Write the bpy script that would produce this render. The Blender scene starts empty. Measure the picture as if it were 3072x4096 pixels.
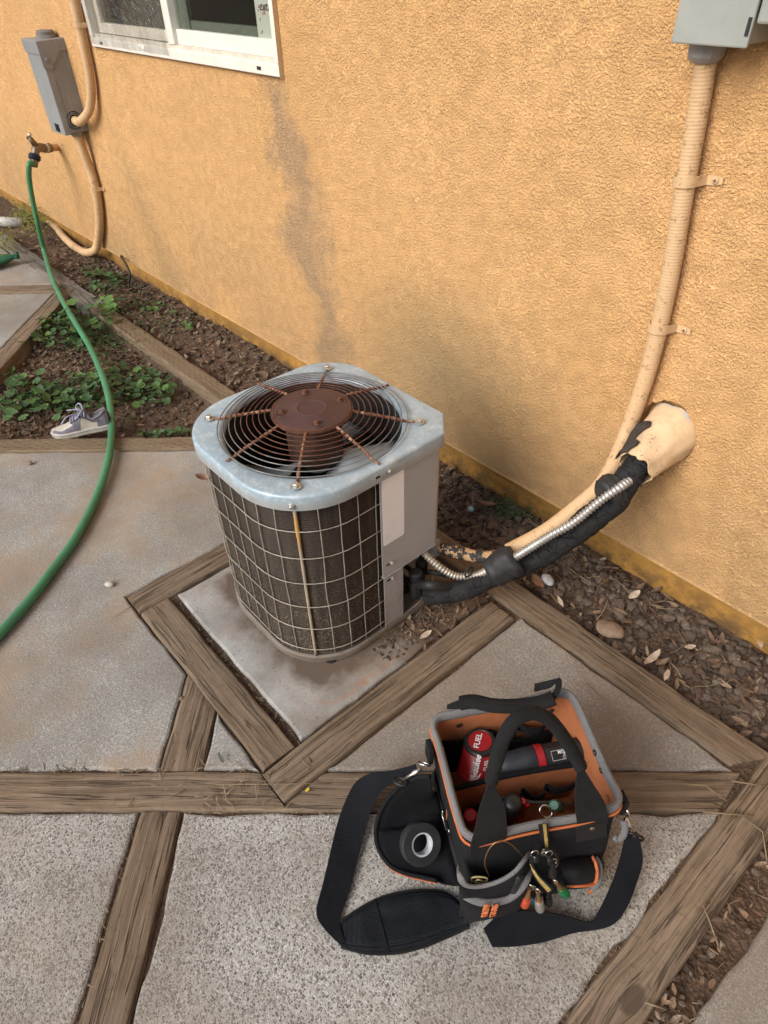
import bpy, bmesh, math, random
from mathutils import Vector, Matrix, noise as mn
R_ = math.radians
V = Vector
rng = random.Random(7)

# ------------------------------------------------------------------ camera
sc = bpy.context.scene
col = sc.collection
CAM_H = 1.5
FPX = 2640.0                      # focal length in pixels of a 3072 x 4096 frame
camd = bpy.data.cameras.new('camera')
cam = bpy.data.objects.new('camera', camd)
col.objects.link(cam)
CAM_R = Matrix.Rotation(R_(49.9), 3, 'Z') @ Matrix.Rotation(R_(49.15), 3, 'X') @ Matrix.Rotation(R_(-1.8), 3, 'Z')
cam.matrix_world = Matrix.Translation((0, 0, CAM_H)) @ CAM_R.to_4x4()
camd.sensor_fit = 'VERTICAL'
camd.sensor_height = 36.0
camd.lens = FPX / 4096 * 36.0
camd.clip_start = 0.02
camd.clip_end = 500
sc.camera = cam

# ------------------------------------------------------------------ sky, sun, exposure
SUN_EL, SUN_AZ = 35.0, 182.0      # azimuth measured from +Y, clockwise seen from above
w = bpy.data.worlds.new('World'); sc.world = w; w.use_nodes = True
wn = w.node_tree; wn.nodes.clear()
sky = wn.nodes.new('ShaderNodeTexSky'); sky.sky_type = 'NISHITA'; sky.sun_disc = False
sky.sun_elevation = R_(SUN_EL); sky.sun_rotation = R_(SUN_AZ)
sky.air_density = 1.0; sky.dust_density = 4.0; sky.ozone_density = 0.6
hs = wn.nodes.new('ShaderNodeHueSaturation'); hs.inputs['Saturation'].default_value = 0.6
bg = wn.nodes.new('ShaderNodeBackground'); bg.inputs['Strength'].default_value = 0.074
wo = wn.nodes.new('ShaderNodeOutputWorld')
wn.links.new(sky.outputs[0], hs.inputs['Color']); wn.links.new(hs.outputs[0], bg.inputs['Color'])
wn.links.new(bg.outputs[0], wo.inputs['Surface'])
sl = bpy.data.lights.new('sun', 'SUN'); sl.energy = 1.5; sl.angle = R_(38); sl.color = (1.0, 0.972, 0.935)
sun = bpy.data.objects.new('sun', sl); col.objects.link(sun)
sd = V((math.sin(R_(SUN_AZ)) * math.cos(R_(SUN_EL)), math.cos(R_(SUN_AZ)) * math.cos(R_(SUN_EL)), math.sin(R_(SUN_EL))))
sun.rotation_euler = sd.to_track_quat('Z', 'Y').to_euler()
vs = sc.view_settings
vs.view_transform = 'Standard'; vs.look = 'None'; vs.gamma = 1.0; vs.exposure = 0.76; vs.use_curve_mapping = False
sc.render.engine = 'CYCLES'
sc.cycles.max_bounces = 5; sc.cycles.diffuse_bounces = 3; sc.cycles.glossy_bounces = 3; sc.cycles.transmission_bounces = 3; sc.cycles.transparent_max_bounces = 8
sc.cycles.use_adaptive_sampling = True; sc.cycles.adaptive_threshold = .02
sc.cycles.use_denoising = True; sc.cycles.denoising_prefilter = 'NONE'

# ------------------------------------------------------------------ measuring helpers: a picture point (1659 x 2212) to a place
CAM_P = V((0, 0, CAM_H))
def ray(x, y):
    k = 3072 / 1659
    return CAM_R @ V(((x * k - 1536) / FPX, -(y * k - 2048) / FPX, -1))
def hit(x, y, p, n):
    d = ray(x, y); n = V(n)
    return CAM_P + d * ((V(p) - CAM_P).dot(n) / d.dot(n))
def G(x, y, z=0.0): return hit(x, y, (0, 0, z), (0, 0, 1))
def WX(x, y, X): return hit(x, y, (X, 0, 0), (1, 0, 0))
def WY(x, y, Y): return hit(x, y, (0, Y, 0), (0, 1, 0))
WS = 0.0148                                   # the wall runs a little off the paving grid
WN = V((-WS, 1, 0)).normalized()
def wall_y(x): return 1.492 + WS * x
def WW(x, y, off=0.0): return hit(x, y, V((0, 1.492, 0)) - WN * off, WN)

# ------------------------------------------------------------------ mesh helpers
def catmull(pts, n=8, closed=False):
    P = [V(p) for p in pts]; out = []
    m = len(P)
    rngi = range(m if closed else m - 1)
    for i in rngi:
        if closed: a, b, c, d = P[(i - 1) % m], P[i], P[(i + 1) % m], P[(i + 2) % m]
        else: a, b, c, d = P[max(i - 1, 0)], P[i], P[i + 1], P[min(i + 2, m - 1)]
        for k in range(n):
            t = k / n
            out.append(0.5 * ((2 * b) + (c - a) * t + (2 * a - 5 * b + 4 * c - d) * t * t + (3 * b - a - 3 * c + d) * t ** 3))
    if not closed: out.append(P[-1].copy())
    return out
def resample(pts, step):
    P = [V(p) for p in pts]; out = [P[0].copy()]; acc = 0.0
    for a, b in zip(P, P[1:]):
        L = (b - a).length
        if L < 1e-9: continue
        s = step - acc
        while s <= L:
            out.append(a.lerp(b, s / L)); s += step
        acc = (acc + L) % step if s > L else 0
        acc = L - (s - step)
    if (out[-1] - P[-1]).length > step * .3: out.append(P[-1].copy())
    return out

class MB:
    def __init__(s): s.v = []; s.f = []
    def add(s, vs, fs):
        o = len(s.v); s.v += [V(p) for p in vs]; s.f += [tuple(i + o for i in f) for f in fs]
        return s
    def box(s, c, d, rot=None):
        c = V(c); hx, hy, hz = d[0] / 2, d[1] / 2, d[2] / 2
        vs = [V((x, y, z)) for x in (-hx, hx) for y in (-hy, hy) for z in (-hz, hz)]
        if rot is not None: vs = [rot @ p for p in vs]
        return s.add([c + p for p in vs], [(0, 1, 3, 2), (4, 6, 7, 5), (0, 4, 5, 1), (2, 3, 7, 6), (0, 2, 6, 4), (1, 5, 7, 3)])
    def box2(s, a, b):
        a, b = V(a), V(b); return s.box((a + b) / 2, b - a)
    def tube(s, pts, r, n=10, closed=False, caps=True, squash=None, up=None):
        P = [V(p) for p in pts]; m = len(P)
        rr = r if hasattr(r, '__len__') else [r] * m
        T = []
        for i in range(m):
            if closed: t = P[(i + 1) % m] - P[(i - 1) % m]
            else: t = P[min(i + 1, m - 1)] - P[max(i - 1, 0)]
            T.append(t.normalized() if t.length > 1e-9 else V((0, 0, 1)))
        u = V(up) if up is not None else (V((0, 0, 1)) if abs(T[0].z) < .9 else V((1, 0, 0)))
        u = (u - T[0] * u.dot(T[0])).normalized()
        vs = []
        for i in range(m):
            u = u - T[i] * u.dot(T[i])
            u = u.normalized() if u.length > 1e-6 else T[i].orthogonal().normalized()
            b = T[i].cross(u)
            ku, kb = squash if squash else (1, 1)
            for k in range(n):
                a = 2 * math.pi * k / n
                vs.append(P[i] + (u * math.cos(a) * ku + b * math.sin(a) * kb) * rr[i])
        fs = []
        for i in range(m if closed else m - 1):
            j = (i + 1) % m
            for k in range(n):
                q = (k + 1) % n
                fs.append((i * n + k, i * n + q, j * n + q, j * n + k))
        if caps and not closed:
            fs.append(tuple(reversed(range(n)))); fs.append(tuple(range((m - 1) * n, m * n)))
        return s.add(vs, fs)
    def cyl(s, a, b, r, n=16, r2=None):
        return s.tube([a, b], [r, r if r2 is None else r2], n)
    def lathe(s, c, ax, prof, n=24, closed=False):
        # prof: (radius, height along ax)
        ax = V(ax).normalized(); u = ax.orthogonal().normalized(); b = ax.cross(u); c = V(c)
        vs = []; m = len(prof)
        for r, h in prof:
            for k in range(n):
                a = 2 * math.pi * k / n
                vs.append(c + ax * h + (u * math.cos(a) + b * math.sin(a)) * r)
        fs = []
        for i in range(m if closed else m - 1):
            j = (i + 1) % m
            for k in range(n):
                q = (k + 1) % n; fs.append((i * n + k, i * n + q, j * n + q, j * n + k))
        if not closed:
            if prof[0][0] > 1e-6: fs.append(tuple(reversed(range(n))))
            if prof[-1][0] > 1e-6: fs.append(tuple(range((m - 1) * n, m * n)))
        return s.add(vs, fs)
    def prism(s, poly, z0, z1):
        n = len(poly)
        return s.add([(x, y, z0) for x, y in poly] + [(x, y, z1) for x, y in poly],
                     [tuple(reversed(range(n))), tuple(range(n, 2 * n))] + [(i, (i + 1) % n, n + (i + 1) % n, n + i) for i in range(n)])
    def grid(s, rows, closed_u=False, flip=False):
        m, n = len(rows), len(rows[0]); fs = []
        for i in range(m - 1):
            for k in range(n if closed_u else n - 1):
                q = (k + 1) % n
                f = (i * n + k, i * n + q, (i + 1) * n + q, (i + 1) * n + k)
                fs.append(tuple(reversed(f)) if flip else f)
        return s.add([p for r in rows for p in r], fs)
    def ribbon(s, L, Rr, th=0.002):
        # a strip between two edges, with thickness
        m = len(L); vs = []
        for i in range(m):
            a, b = V(L[i]), V(Rr[i])
            t = (V(L[min(i + 1, m - 1)]) + V(Rr[min(i + 1, m - 1)])) - (V(L[max(i - 1, 0)]) + V(Rr[max(i - 1, 0)]))
            nn = (b - a).cross(t)
            nn = nn.normalized() * th / 2 if nn.length > 1e-9 else V((0, 0, th / 2))
            vs += [a + nn, b + nn, b - nn, a - nn]
        fs = []
        for i in range(m - 1):
            for k in range(4):
                q = (k + 1) % 4; fs.append((i * 4 + k, i * 4 + q, i * 4 + 4 + q, i * 4 + 4 + k))
        fs += [(3, 2, 1, 0), tuple(range((m - 1) * 4, m * 4))]
        return s.add(vs, fs)
    def build(s, name, mat=None, parent=None, smooth=False, bevel=0, local=False, seg=2, angle=None):
        me = bpy.data.meshes.new(name)
        me.from_pydata([tuple(p) for p in s.v], [], s.f); me.update()
        if bevel:
            bm = bmesh.new(); bm.from_mesh(me)
            bmesh.ops.remove_doubles(bm, verts=bm.verts, dist=1e-6)
            es = [e for e in bm.edges if len(e.link_faces) == 2 and e.calc_face_angle(0) > .5]
            bmesh.ops.bevel(bm, geom=es, offset=bevel, segments=seg, affect='EDGES', profile=.5, clamp_overlap=True)
            bm.to_mesh(me); bm.free(); me.update()
        if smooth:
            me.shade_smooth()
            if angle is not None:
                me.set_sharp_from_angle(angle=R_(angle))
        o = bpy.data.objects.new(name, me); col.objects.link(o)
        if mat: me.materials.append(mat)
        if parent is not None:
            o.parent = parent
            if not local: o.matrix_parent_inverse = parent.matrix_world.inverted()
        return o

def empty(name, loc, rz=0.0):
    o = bpy.data.objects.new(name, None); col.objects.link(o)
    o.empty_display_size = .05
    o.matrix_world = Matrix.Translation(V(loc)) @ Matrix.Rotation(rz, 4, 'Z')
    o.location = loc; o.rotation_euler = (0, 0, rz)
    return o
def tag(o, label, cat, group=None):
    o['label'] = label; o['category'] = cat
    if group: o['group'] = group
    return o
def structure(o): o['kind'] = 'structure'; return o
def stuff(o, label=None, cat=None):
    o['kind'] = 'stuff'
    if label: o['label'] = label
    if cat: o['category'] = cat
    return o
def text_mesh(name, body, size, mat, parent, M4, shear=0.0, extrude=0.0006, spacing=1.0, bold=0.0, sx=1.0):
    cu = bpy.data.curves.new(name, 'FONT'); cu.body = body; cu.size = size; cu.extrude = extrude
    cu.align_x = 'CENTER'; cu.align_y = 'CENTER'; cu.shear = shear; cu.space_character = spacing; cu.offset = bold
    cu.resolution_u = 3
    to = bpy.data.objects.new(name, cu); col.objects.link(to)
    dg = bpy.context.evaluated_depsgraph_get()
    me = bpy.data.meshes.new_from_object(to.evaluated_get(dg)); bpy.data.objects.remove(to); bpy.data.curves.remove(cu)
    me.transform(M4 @ Matrix.Diagonal((sx, 1, 1, 1))); me.materials.clear(); me.materials.append(mat)
    o = bpy.data.objects.new(name, me); col.objects.link(o)
    o.parent = parent
    return o
def frame4(o, x, y, z):
    m = Matrix.Identity(4)
    for i in range(3): m[i][0], m[i][1], m[i][2], m[i][3] = x[i], y[i], z[i], o[i]
    return m

# ------------------------------------------------------------------ material helpers
class NT:
    def __init__(s, name, rough=0.7, metal=0.0, spec=0.5):
        s.m = bpy.data.materials.new(name); s.m.use_nodes = True
        s.t = s.m.node_tree; s.b = s.t.nodes['Principled BSDF']
        s.b.inputs['Roughness'].default_value = rough; s.b.inputs['Metallic'].default_value = metal
        s.b.inputs['Specular IOR Level'].default_value = spec
        s._c = None
    def n(s, t, **k):
        nd = s.t.nodes.new(t)
        for a, v in k.items(): setattr(nd, a, v)
        return nd
    def lk(s, a, b): s.t.links.new(a, b)
    def put(s, sock, v):
        if isinstance(v, (int, float)): sock.default_value = v
        elif isinstance(v, (tuple, list)):
            sock.default_value = tuple(v) + ((1,) if len(v) == 3 and len(sock.default_value) == 4 else ())
        else: s.lk(v, sock)
    def co(s):
        if s._c is None: s._c = s.n('ShaderNodeTexCoord').outputs['Object']
        return s._c
    def rnd(s): return s.n('ShaderNodeObjectInfo').outputs['Random']
    def map(s, scale=(1, 1, 1), rot=(0, 0, 0), loc=(0, 0, 0), vec=None):
        nd = s.n('ShaderNodeMapping'); s.lk(vec or s.co(), nd.inputs['Vector'])
        s.put(nd.inputs['Scale'], scale); nd.inputs['Rotation'].default_value = rot
        s.put(nd.inputs['Location'], loc)
        return nd.outputs[0]
    def noise(s, scale, detail=3, rough=.55, vec=None, dist=0.0, color=False):
        nd = s.n('ShaderNodeTexNoise'); s.lk(vec or s.co(), nd.inputs['Vector'])
        nd.inputs['Scale'].default_value = scale; nd.inputs['Detail'].default_value = detail
        nd.inputs['Roughness'].default_value = rough; nd.inputs['Distortion'].default_value = dist
        return nd.outputs['Color' if color else 'Fac']
    def voro(s, scale, feature='F1', vec=None, out='Distance', rand=1.0):
        nd = s.n('ShaderNodeTexVoronoi', feature=feature); s.lk(vec or s.co(), nd.inputs['Vector'])
        nd.inputs['Scale'].default_value = scale; nd.inputs['Randomness'].default_value = rand
        return nd.outputs[out]
    def wave(s, scale, dist=0, detail=2, dscale=1, axis='X', vec=None):
        nd = s.n('ShaderNodeTexWave', bands_direction=axis); s.lk(vec or s.co(), nd.inputs['Vector'])
        nd.inputs['Scale'].default_value = scale; nd.inputs['Distortion'].default_value = dist
        nd.inputs['Detail'].default_value = detail; nd.inputs['Detail Scale'].default_value = dscale
        return nd.outputs['Fac']
    def ramp(s, fac, stops):
        nd = s.n('ShaderNodeValToRGB'); s.put(nd.inputs[0], fac); cr = nd.color_ramp
        while len(cr.elements) < len(stops): cr.elements.new(.5)
        for e, (p, c) in zip(cr.elements, stops):
            e.position = p
            c = (c, c, c) if isinstance(c, (int, float)) else c
            e.color = tuple(c) + (1,)
        return nd.outputs[0]
    def rng(s, v, a, b, c=0.0, d=1.0):
        nd = s.n('ShaderNodeMapRange'); s.put(nd.inputs[0], v)
        for i, q in enumerate((a, b, c, d)): s.put(nd.inputs[i + 1], q)
        return nd.outputs[0]
    def math(s, op, a, b=0.0, clamp=False):
        nd = s.n('ShaderNodeMath', operation=op, use_clamp=clamp); s.put(nd.inputs[0], a); s.put(nd.inputs[1], b)
        return nd.outputs[0]
    def mix(s, fac, a, b, mode='MIX'):
        nd = s.n('ShaderNodeMix', data_type='RGBA', blend_type=mode)
        s.put(nd.inputs['Factor'], fac); s.put(nd.inputs['A'], a); s.put(nd.inputs['B'], b)
        return [o for o in nd.outputs if o.type == 'RGBA'][0]
    def xyz(s, vec=None):
        nd = s.n('ShaderNodeSeparateXYZ'); s.lk(vec or s.co(), nd.inputs[0]); return nd.outputs
    def bump(s, h, strength=.5, dist=.002, prev=None):
        nd = s.n('ShaderNodeBump'); nd.inputs['Strength'].default_value = strength; nd.inputs['Distance'].default_value = dist
        s.lk(h, nd.inputs['Height'])
        if prev is not None: s.lk(prev, nd.inputs['Normal'])
        return nd.outputs[0]
    def color(s, v): s.put(s.b.inputs['Base Color'], v); return s
    def rough(s, v): s.put(s.b.inputs['Roughness'], v); return s
    def metal(s, v): s.put(s.b.inputs['Metallic'], v); return s
    def normal(s, v): s.lk(v, s.b.inputs['Normal']); return s

def plain(name, c, rough=.6, metal=0.0, var=.15, scale=30, bump=0.0, bscale=200, spec=.5):
    t = NT(name, rough, metal, spec)
    a = tuple(x * (1 - var) for x in c); b = tuple(min(1, x * (1 + var)) for x in c)
    t.color(t.ramp(t.noise(scale, 4, .6), [(.3, a), (.7, b)]))
    t.rough(t.rng(t.noise(scale * 1.7, 3), .3, .7, max(0.05, rough - .1), min(1, rough + .1)))
    if bump: t.normal(t.bump(t.noise(bscale, 3), bump, .001))
    return t.m

MAT = {}
def m_stucco():
    t = NT('stucco', .92, 0, .2)
    x, y, z = t.xyz()[:3]
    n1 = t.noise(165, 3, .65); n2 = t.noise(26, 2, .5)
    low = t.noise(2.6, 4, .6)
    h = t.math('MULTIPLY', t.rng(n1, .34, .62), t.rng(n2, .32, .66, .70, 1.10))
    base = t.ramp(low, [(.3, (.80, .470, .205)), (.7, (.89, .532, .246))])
    c = t.mix(t.rng(h, .28, .02, 0, .36), base, (.50, .275, .115))      # pits darkened in the colour to stand for their shade
    # bare streak below the window where the paint has washed away
    cx = t.math('ADD', t.math('MULTIPLY', z, -.235), -1.975)
    dx = t.math('ABSOLUTE', t.math('SUBTRACT', t.math('ADD', x, t.math('MULTIPLY', t.math('SUBTRACT', t.noise(4.2, 5, .66), .5), .62)), cx))
    m = t.math('MULTIPLY', t.rng(dx, .150, .035), t.rng(z, 1.19, 1.12))
    m = t.math('MULTIPLY', m, t.rng(z, .02, .25, .55, 1))
    m = t.math('MULTIPLY', m, t.rng(n1, .40, .52, 1.0, .62))
    c = t.mix(t.math('MULTIPLY', m, .88), c, (.40, .285, .19))
    # darker brown toward the ground, painted shading by the unit, and a smear
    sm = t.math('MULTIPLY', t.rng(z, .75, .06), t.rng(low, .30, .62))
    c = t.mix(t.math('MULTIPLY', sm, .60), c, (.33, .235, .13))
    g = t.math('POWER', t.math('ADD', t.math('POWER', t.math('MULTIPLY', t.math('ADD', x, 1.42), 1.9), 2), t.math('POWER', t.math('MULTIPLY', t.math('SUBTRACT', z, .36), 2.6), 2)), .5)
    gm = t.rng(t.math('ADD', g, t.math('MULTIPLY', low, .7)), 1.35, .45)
    c = t.mix(t.math('MULTIPLY', gm, .62), c, (.32, .265, .15))  # soft shading round the unit, painted into the wall colour
    s2 = t.math('ABSOLUTE', t.math('SUBTRACT', t.math('ADD', x, t.math('MULTIPLY', z, .35)), -3.42))
    s2 = t.math('MULTIPLY', t.rng(t.math('ADD', s2, t.math('MULTIPLY', low, .3)), .36, .12), t.rng(z, .95, .6))
    c = t.mix(t.math('MULTIPLY', s2, .40), c, (.36, .24, .12))
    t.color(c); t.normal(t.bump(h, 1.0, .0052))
    return t.m
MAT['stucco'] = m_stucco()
def m_foundation():
    t = NT('painted_foundation', .85, 0, .3)
    z = t.xyz()[2]
    c = t.ramp(t.noise(5, 5, .6), [(.3, (.33, .168, .036)), (.7, (.50, .265, .062))])
    d = t.math('MULTIPLY', t.rng(z, .11, -.01), t.rng(t.noise(16, 6, .7), .36, .58))
    d2 = t.rng(t.noise(38, 4, .7), .60, .70)
    c = t.mix(t.math('MULTIPLY', d, .8), c, (.085, .055, .03)); c = t.mix(t.math('MULTIPLY', d2, .6), c, (.12, .07, .03))
    t.color(c); t.normal(t.bump(t.noise(45, 5, .65), .6, .004)); return t.m
MAT['foundation'] = m_foundation()
def m_concrete(name, agg, base, dark, stain, stain_amt, bscale=1.0):
    t = NT(name, .9, 0, .3)
    big = t.noise(2.3, 5, .62); mid = t.noise(16, 4, .65); fine = t.noise(330, 2, .7)
    c = t.ramp(mid, [(.3, dark), (.7, base)])
    c = t.mix(t.rng(fine, .42, .60, .0, .70), c, tuple(x * .40 for x in dark))
    sp = t.noise(135, 3, .75); c = t.mix(t.rng(sp, .44, .60, 0, .55), c, tuple(x * .5 for x in dark)); c = t.mix(t.rng(sp, .42, .34, 0, .5), c, tuple(min(.8, x * 1.3) for x in base))
    vn = t.n('ShaderNodeTexVoronoi', feature='F1'); t.lk(t.co(), vn.inputs['Vector']); vn.inputs['Scale'].default_value = 210 * bscale
    v, vc = vn.outputs['Distance'], vn.outputs['Color']
    vx, vy, vz = t.xyz(vc)[:3]
    peb = t.ramp(vx, [(.0, (.085, .08, .076)), (.35, (.19, .175, .16)), (.7, (.29, .26, .23)), (1, (.40, .385, .36))])
    thr = t.rng(vy, 0, 1, .20, .62)
    pm = t.math('MULTIPLY', t.rng(t.math('SUBTRACT', v, thr), .06, -.06), agg)
    c = t.mix(pm, c, peb)
    st_ = t.rng(t.noise(2.6, 6, .70, vec=t.map(loc=(3.3, 1.2, 0))), .44, .62)
    c = t.mix(t.math('MULTIPLY', st_, stain_amt), c, stain)
    c = t.mix(t.rng(big, .38, .60, .50, 0), c, (.17, .142, .118))
    t.color(c)
    h = t.math('ADD', t.math('MULTIPLY', pm, .5), t.math('ADD', t.math('MULTIPLY', fine, .45), t.math('MULTIPLY', mid, .4)))
    t.normal(t.bump(h, .7, .003)); return t.m
MAT['conc_smooth'] = m_concrete('worn_concrete', .36, (.53, .525, .50), (.42, .415, .39), (.36, .280, .205), .85)
MAT['conc_agg'] = m_concrete('exposed_aggregate_concrete', .95, (.64, .635, .605), (.53, .52, .49), (.32, .26, .205), .38)
MAT['conc_right'] = m_concrete('brown_stained_concrete', .35, (.46, .43, .39), (.35, .325, .29), (.26, .19, .14), .70)
def m_pad():
    t = NT('equipment_pad_concrete', .88, 0, .3)
    x, y, z = t.xyz()[:3]
    mid = t.noise(9, 6, .62); fine = t.noise(240, 3, .7)
    c = t.ramp(mid, [(.3, (.26, .25, .235)), (.7, (.47, .475, .465))])
    c = t.mix(t.rng(fine, .35, .65, 0, .4), c, (.22, .20, .18))
    c = t.mix(t.math('MULTIPLY', t.rng(t.noise(110, 2), .66, .72), .7), c, (.09, .08, .07))
    # damp, rusty dirt that lies round the foot of the unit
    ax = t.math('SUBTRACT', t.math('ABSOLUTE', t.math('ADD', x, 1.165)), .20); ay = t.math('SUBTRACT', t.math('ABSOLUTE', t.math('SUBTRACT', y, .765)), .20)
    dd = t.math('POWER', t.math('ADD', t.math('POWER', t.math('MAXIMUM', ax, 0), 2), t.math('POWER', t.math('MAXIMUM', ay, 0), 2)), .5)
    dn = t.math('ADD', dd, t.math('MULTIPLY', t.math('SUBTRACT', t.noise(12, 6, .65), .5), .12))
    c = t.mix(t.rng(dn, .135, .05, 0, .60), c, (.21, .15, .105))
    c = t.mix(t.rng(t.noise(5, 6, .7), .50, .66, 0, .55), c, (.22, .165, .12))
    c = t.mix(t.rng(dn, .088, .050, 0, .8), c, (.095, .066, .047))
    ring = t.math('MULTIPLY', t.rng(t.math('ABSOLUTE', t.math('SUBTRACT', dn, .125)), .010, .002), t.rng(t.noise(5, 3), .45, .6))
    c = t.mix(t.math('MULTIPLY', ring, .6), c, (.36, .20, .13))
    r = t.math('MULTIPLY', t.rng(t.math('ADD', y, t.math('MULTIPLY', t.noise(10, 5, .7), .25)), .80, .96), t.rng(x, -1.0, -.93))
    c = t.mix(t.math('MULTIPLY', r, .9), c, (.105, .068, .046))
    t.color(c); t.normal(t.bump(t.math('ADD', mid, t.math('MULTIPLY', fine, .4)), .5, .003)); return t.m
MAT['pad'] = m_pad()
def m_timber(name, light, dark, incise, knot=None):
    t = NT(name, .88, 0, .25)
    rv = t.rnd()
    off = t.n('ShaderNodeCombineXYZ'); t.lk(t.math('MULTIPLY', rv, 37.0), off.inputs[0]); t.lk(t.math('MULTIPLY', rv, 11.0), off.inputs[1])
    va = t.n('ShaderNodeVectorMath', operation='ADD'); t.lk(t.co(), va.inputs[0]); t.lk(off.outputs[0], va.inputs[1])
    vec = va.outputs[0]
    ox, oy, oz = t.xyz()[:3]
    wob = t.math('MULTIPLY', t.noise(2.2, 2, .5, vec=vec), .022)
    if knot:
        kd = t.math('POWER', t.math('ADD', t.math('POWER', t.math('MULTIPLY', t.math('SUBTRACT', ox, knot[0]), .55), 2), t.math('POWER', t.math('SUBTRACT', oy, knot[1]), 2)), .5)
        pull = t.math('MULTIPLY', t.rng(kd, .055, .0), t.math('SUBTRACT', oy, knot[1]))
        wob = t.math('SUBTRACT', wob, t.math('MULTIPLY', pull, .8))
    cc = t.n('ShaderNodeCombineXYZ'); t.lk(wob, cc.inputs[1])
    wv = t.n('ShaderNodeVectorMath', operation='ADD'); t.lk(vec, wv.inputs[0]); t.lk(cc.outputs[0], wv.inputs[1])
    w_ = wv.outputs[0]
    g1 = t.noise(1, 3, .6, vec=t.map((1.6, 75, 40), vec=w_))
    g2 = t.noise(1, 2, .6, vec=t.map((9, 420, 200), vec=w_))
    big = t.noise(5, 3, .6, vec=vec)
    c = t.ramp(g1, [(.36, dark), (.62, light)])
    c = t.mix(t.rng(g2, .40, .60, .62, 0), c, tuple(x * .62 for x in dark))
    c = t.mix(t.rng(big, .40, .66, 0, .45), c, tuple(x * .75 + .05 for x in light))
    c = t.mix(t.rng(t.noise(60, 3, .7, vec=vec), .56, .68, 0, .4), c, tuple(x * .5 for x in dark))
    c = t.mix(t.rng(rv, 0, 1, 0, .35), c, tuple(x * .75 for x in dark))
    n3 = t.noise(1, 2, .5, vec=t.map((1.5, 44, 20), loc=(7, 0, 0), vec=w_)); n4 = t.noise(1, 2, .5, vec=t.map((6, 30, 12), loc=(2, 0, 0), vec=w_))
    n5 = t.noise(1, 2, .5, vec=t.map((3.5, 105, 40), loc=(1, 3, 0), vec=w_))
    crk = t.math('MULTIPLY', t.rng(t.math('ABSOLUTE', t.math('SUBTRACT', n3, .5)), .020, .006), t.rng(n4, .45, .56))
    crk = t.math('MAXIMUM', crk, t.rng(n5, .375, .335, 0, .9))
    if incise:
        sx, sy = t.math('DIVIDE', ox, .050), t.math('DIVIDE', oy, .0135)
        row = t.math('FLOOR', sy); fx = t.math('FRACT', t.math('ADD', sx, t.math('MULTIPLY', t.math('MODULO', row, 2), .5)))
        f2 = t.math('ABSOLUTE', t.math('SUBTRACT', t.math('FRACT', sy), .5))
        sl = t.math('MULTIPLY', t.rng(t.math('ABSOLUTE', t.math('SUBTRACT', fx, .5)), .17, .11), t.rng(f2, .15, .07))
        sl = t.math('MULTIPLY', sl, t.rng(oz, -.008, -.004))
        crk = t.math('MAXIMUM', t.math('MULTIPLY', crk, .4), t.math('MULTIPLY', sl, incise))
    c = t.mix(t.math('MULTIPLY', crk, .52), c, (.036, .027, .020))
    if knot:
        c = t.mix(t.rng(t.math('ADD', kd, t.math('MULTIPLY', big, .01)), .024, .019, 0, .8), c, (.075, .055, .042))
    t.color(c)
    h = t.math('SUBTRACT', t.math('ADD', t.math('MULTIPLY', g1, .5), t.math('MULTIPLY', g2, .35)), t.math('MULTIPLY', crk, 1.2))
    t.normal(t.bump(h, .8, .005)); return t.m
MAT['timber'] = m_timber('weathered_timber', (.315, .237, .165), (.150, .106, .070), .0)
KN = G(1366, 2160)
MAT['timber_knot'] = m_timber('weathered_timber_with_knot', (.30, .226, .158), (.148, .105, .070), .0, (KN.y + .90, -(KN.x - .015)))
MAT['timber_incised'] = m_timber('incised_treated_timber', (.30, .222, .145), (.20, .145, .092), .85)
MAT['timber_grey'] = m_timber('grey_rotted_timber', (.33, .30, .27), (.11, .095, .08), 0)
def m_soil():
    t = NT('soil', .95, 0, .15)
    a = t.noise(3, 5, .6); b = t.noise(45, 5, .7); v = t.voro(110, 'F1')
    c = t.ramp(b, [(.3, (.055, .036, .025)), (.7, (.165, .112, .080))])
    red = t.rng(a, .46, .62)
    c = t.mix(t.math('MULTIPLY', red, .5), c, (.17, .105, .068))
    t.color(c); t.normal(t.bump(t.math('ADD', b, t.math('MULTIPLY', v, .6)), .9, .008)); return t.m
MAT['soil'] = m_soil()
def m_var(name, cols, rough=.85, scale=30, bumpd=.001):
    # colour differs from piece to piece (islands) inside one joined mesh
    t = NT(name, rough, 0, .25)
    ri = t.n('ShaderNodeNewGeometry').outputs['Random Per Island']
    c = t.ramp(ri, [(i / (len(cols) - 1), k) for i, k in enumerate(cols)])
    c = t.mix(t.rng(t.noise(scale, 4, .6), .3, .7, 0, .5), c, tuple(x * .45 for x in cols[0]))
    t.color(c); t.normal(t.bump(t.noise(scale * 4, 3), .5, bumpd)); return t.m
MAT['clod'] = m_var('soil_clod', [(.055, .040, .030), (.105, .075, .056), (.165, .118, .088), (.10, .078, .062), (.23, .18, .14)], .95, 60)
MAT['litter'] = m_var('dry_leaf_litter', [(.10, .065, .045), (.19, .125, .085), (.30, .21, .14), (.15, .085, .055), (.42, .33, .24)], .8, 50)
MAT['straw'] = m_var('straw', [(.30, .22, .13), (.45, .36, .23), (.20, .14, .09), (.12, .08, .055)], .8, 60)
MAT['paleleaf'] = plain('pale_dry_leaf', (.46, .37, .28), .8, var=.35, scale=45, bump=.4)
MAT['brownleaf'] = plain('brown_dry_leaf', (.22, .12, .07), .75, var=.4, scale=45, bump=.4)
MAT['stone'] = plain('tan_stone', (.24, .17, .12), .9, var=.3, scale=30, bump=.6, bscale=120)
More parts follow.
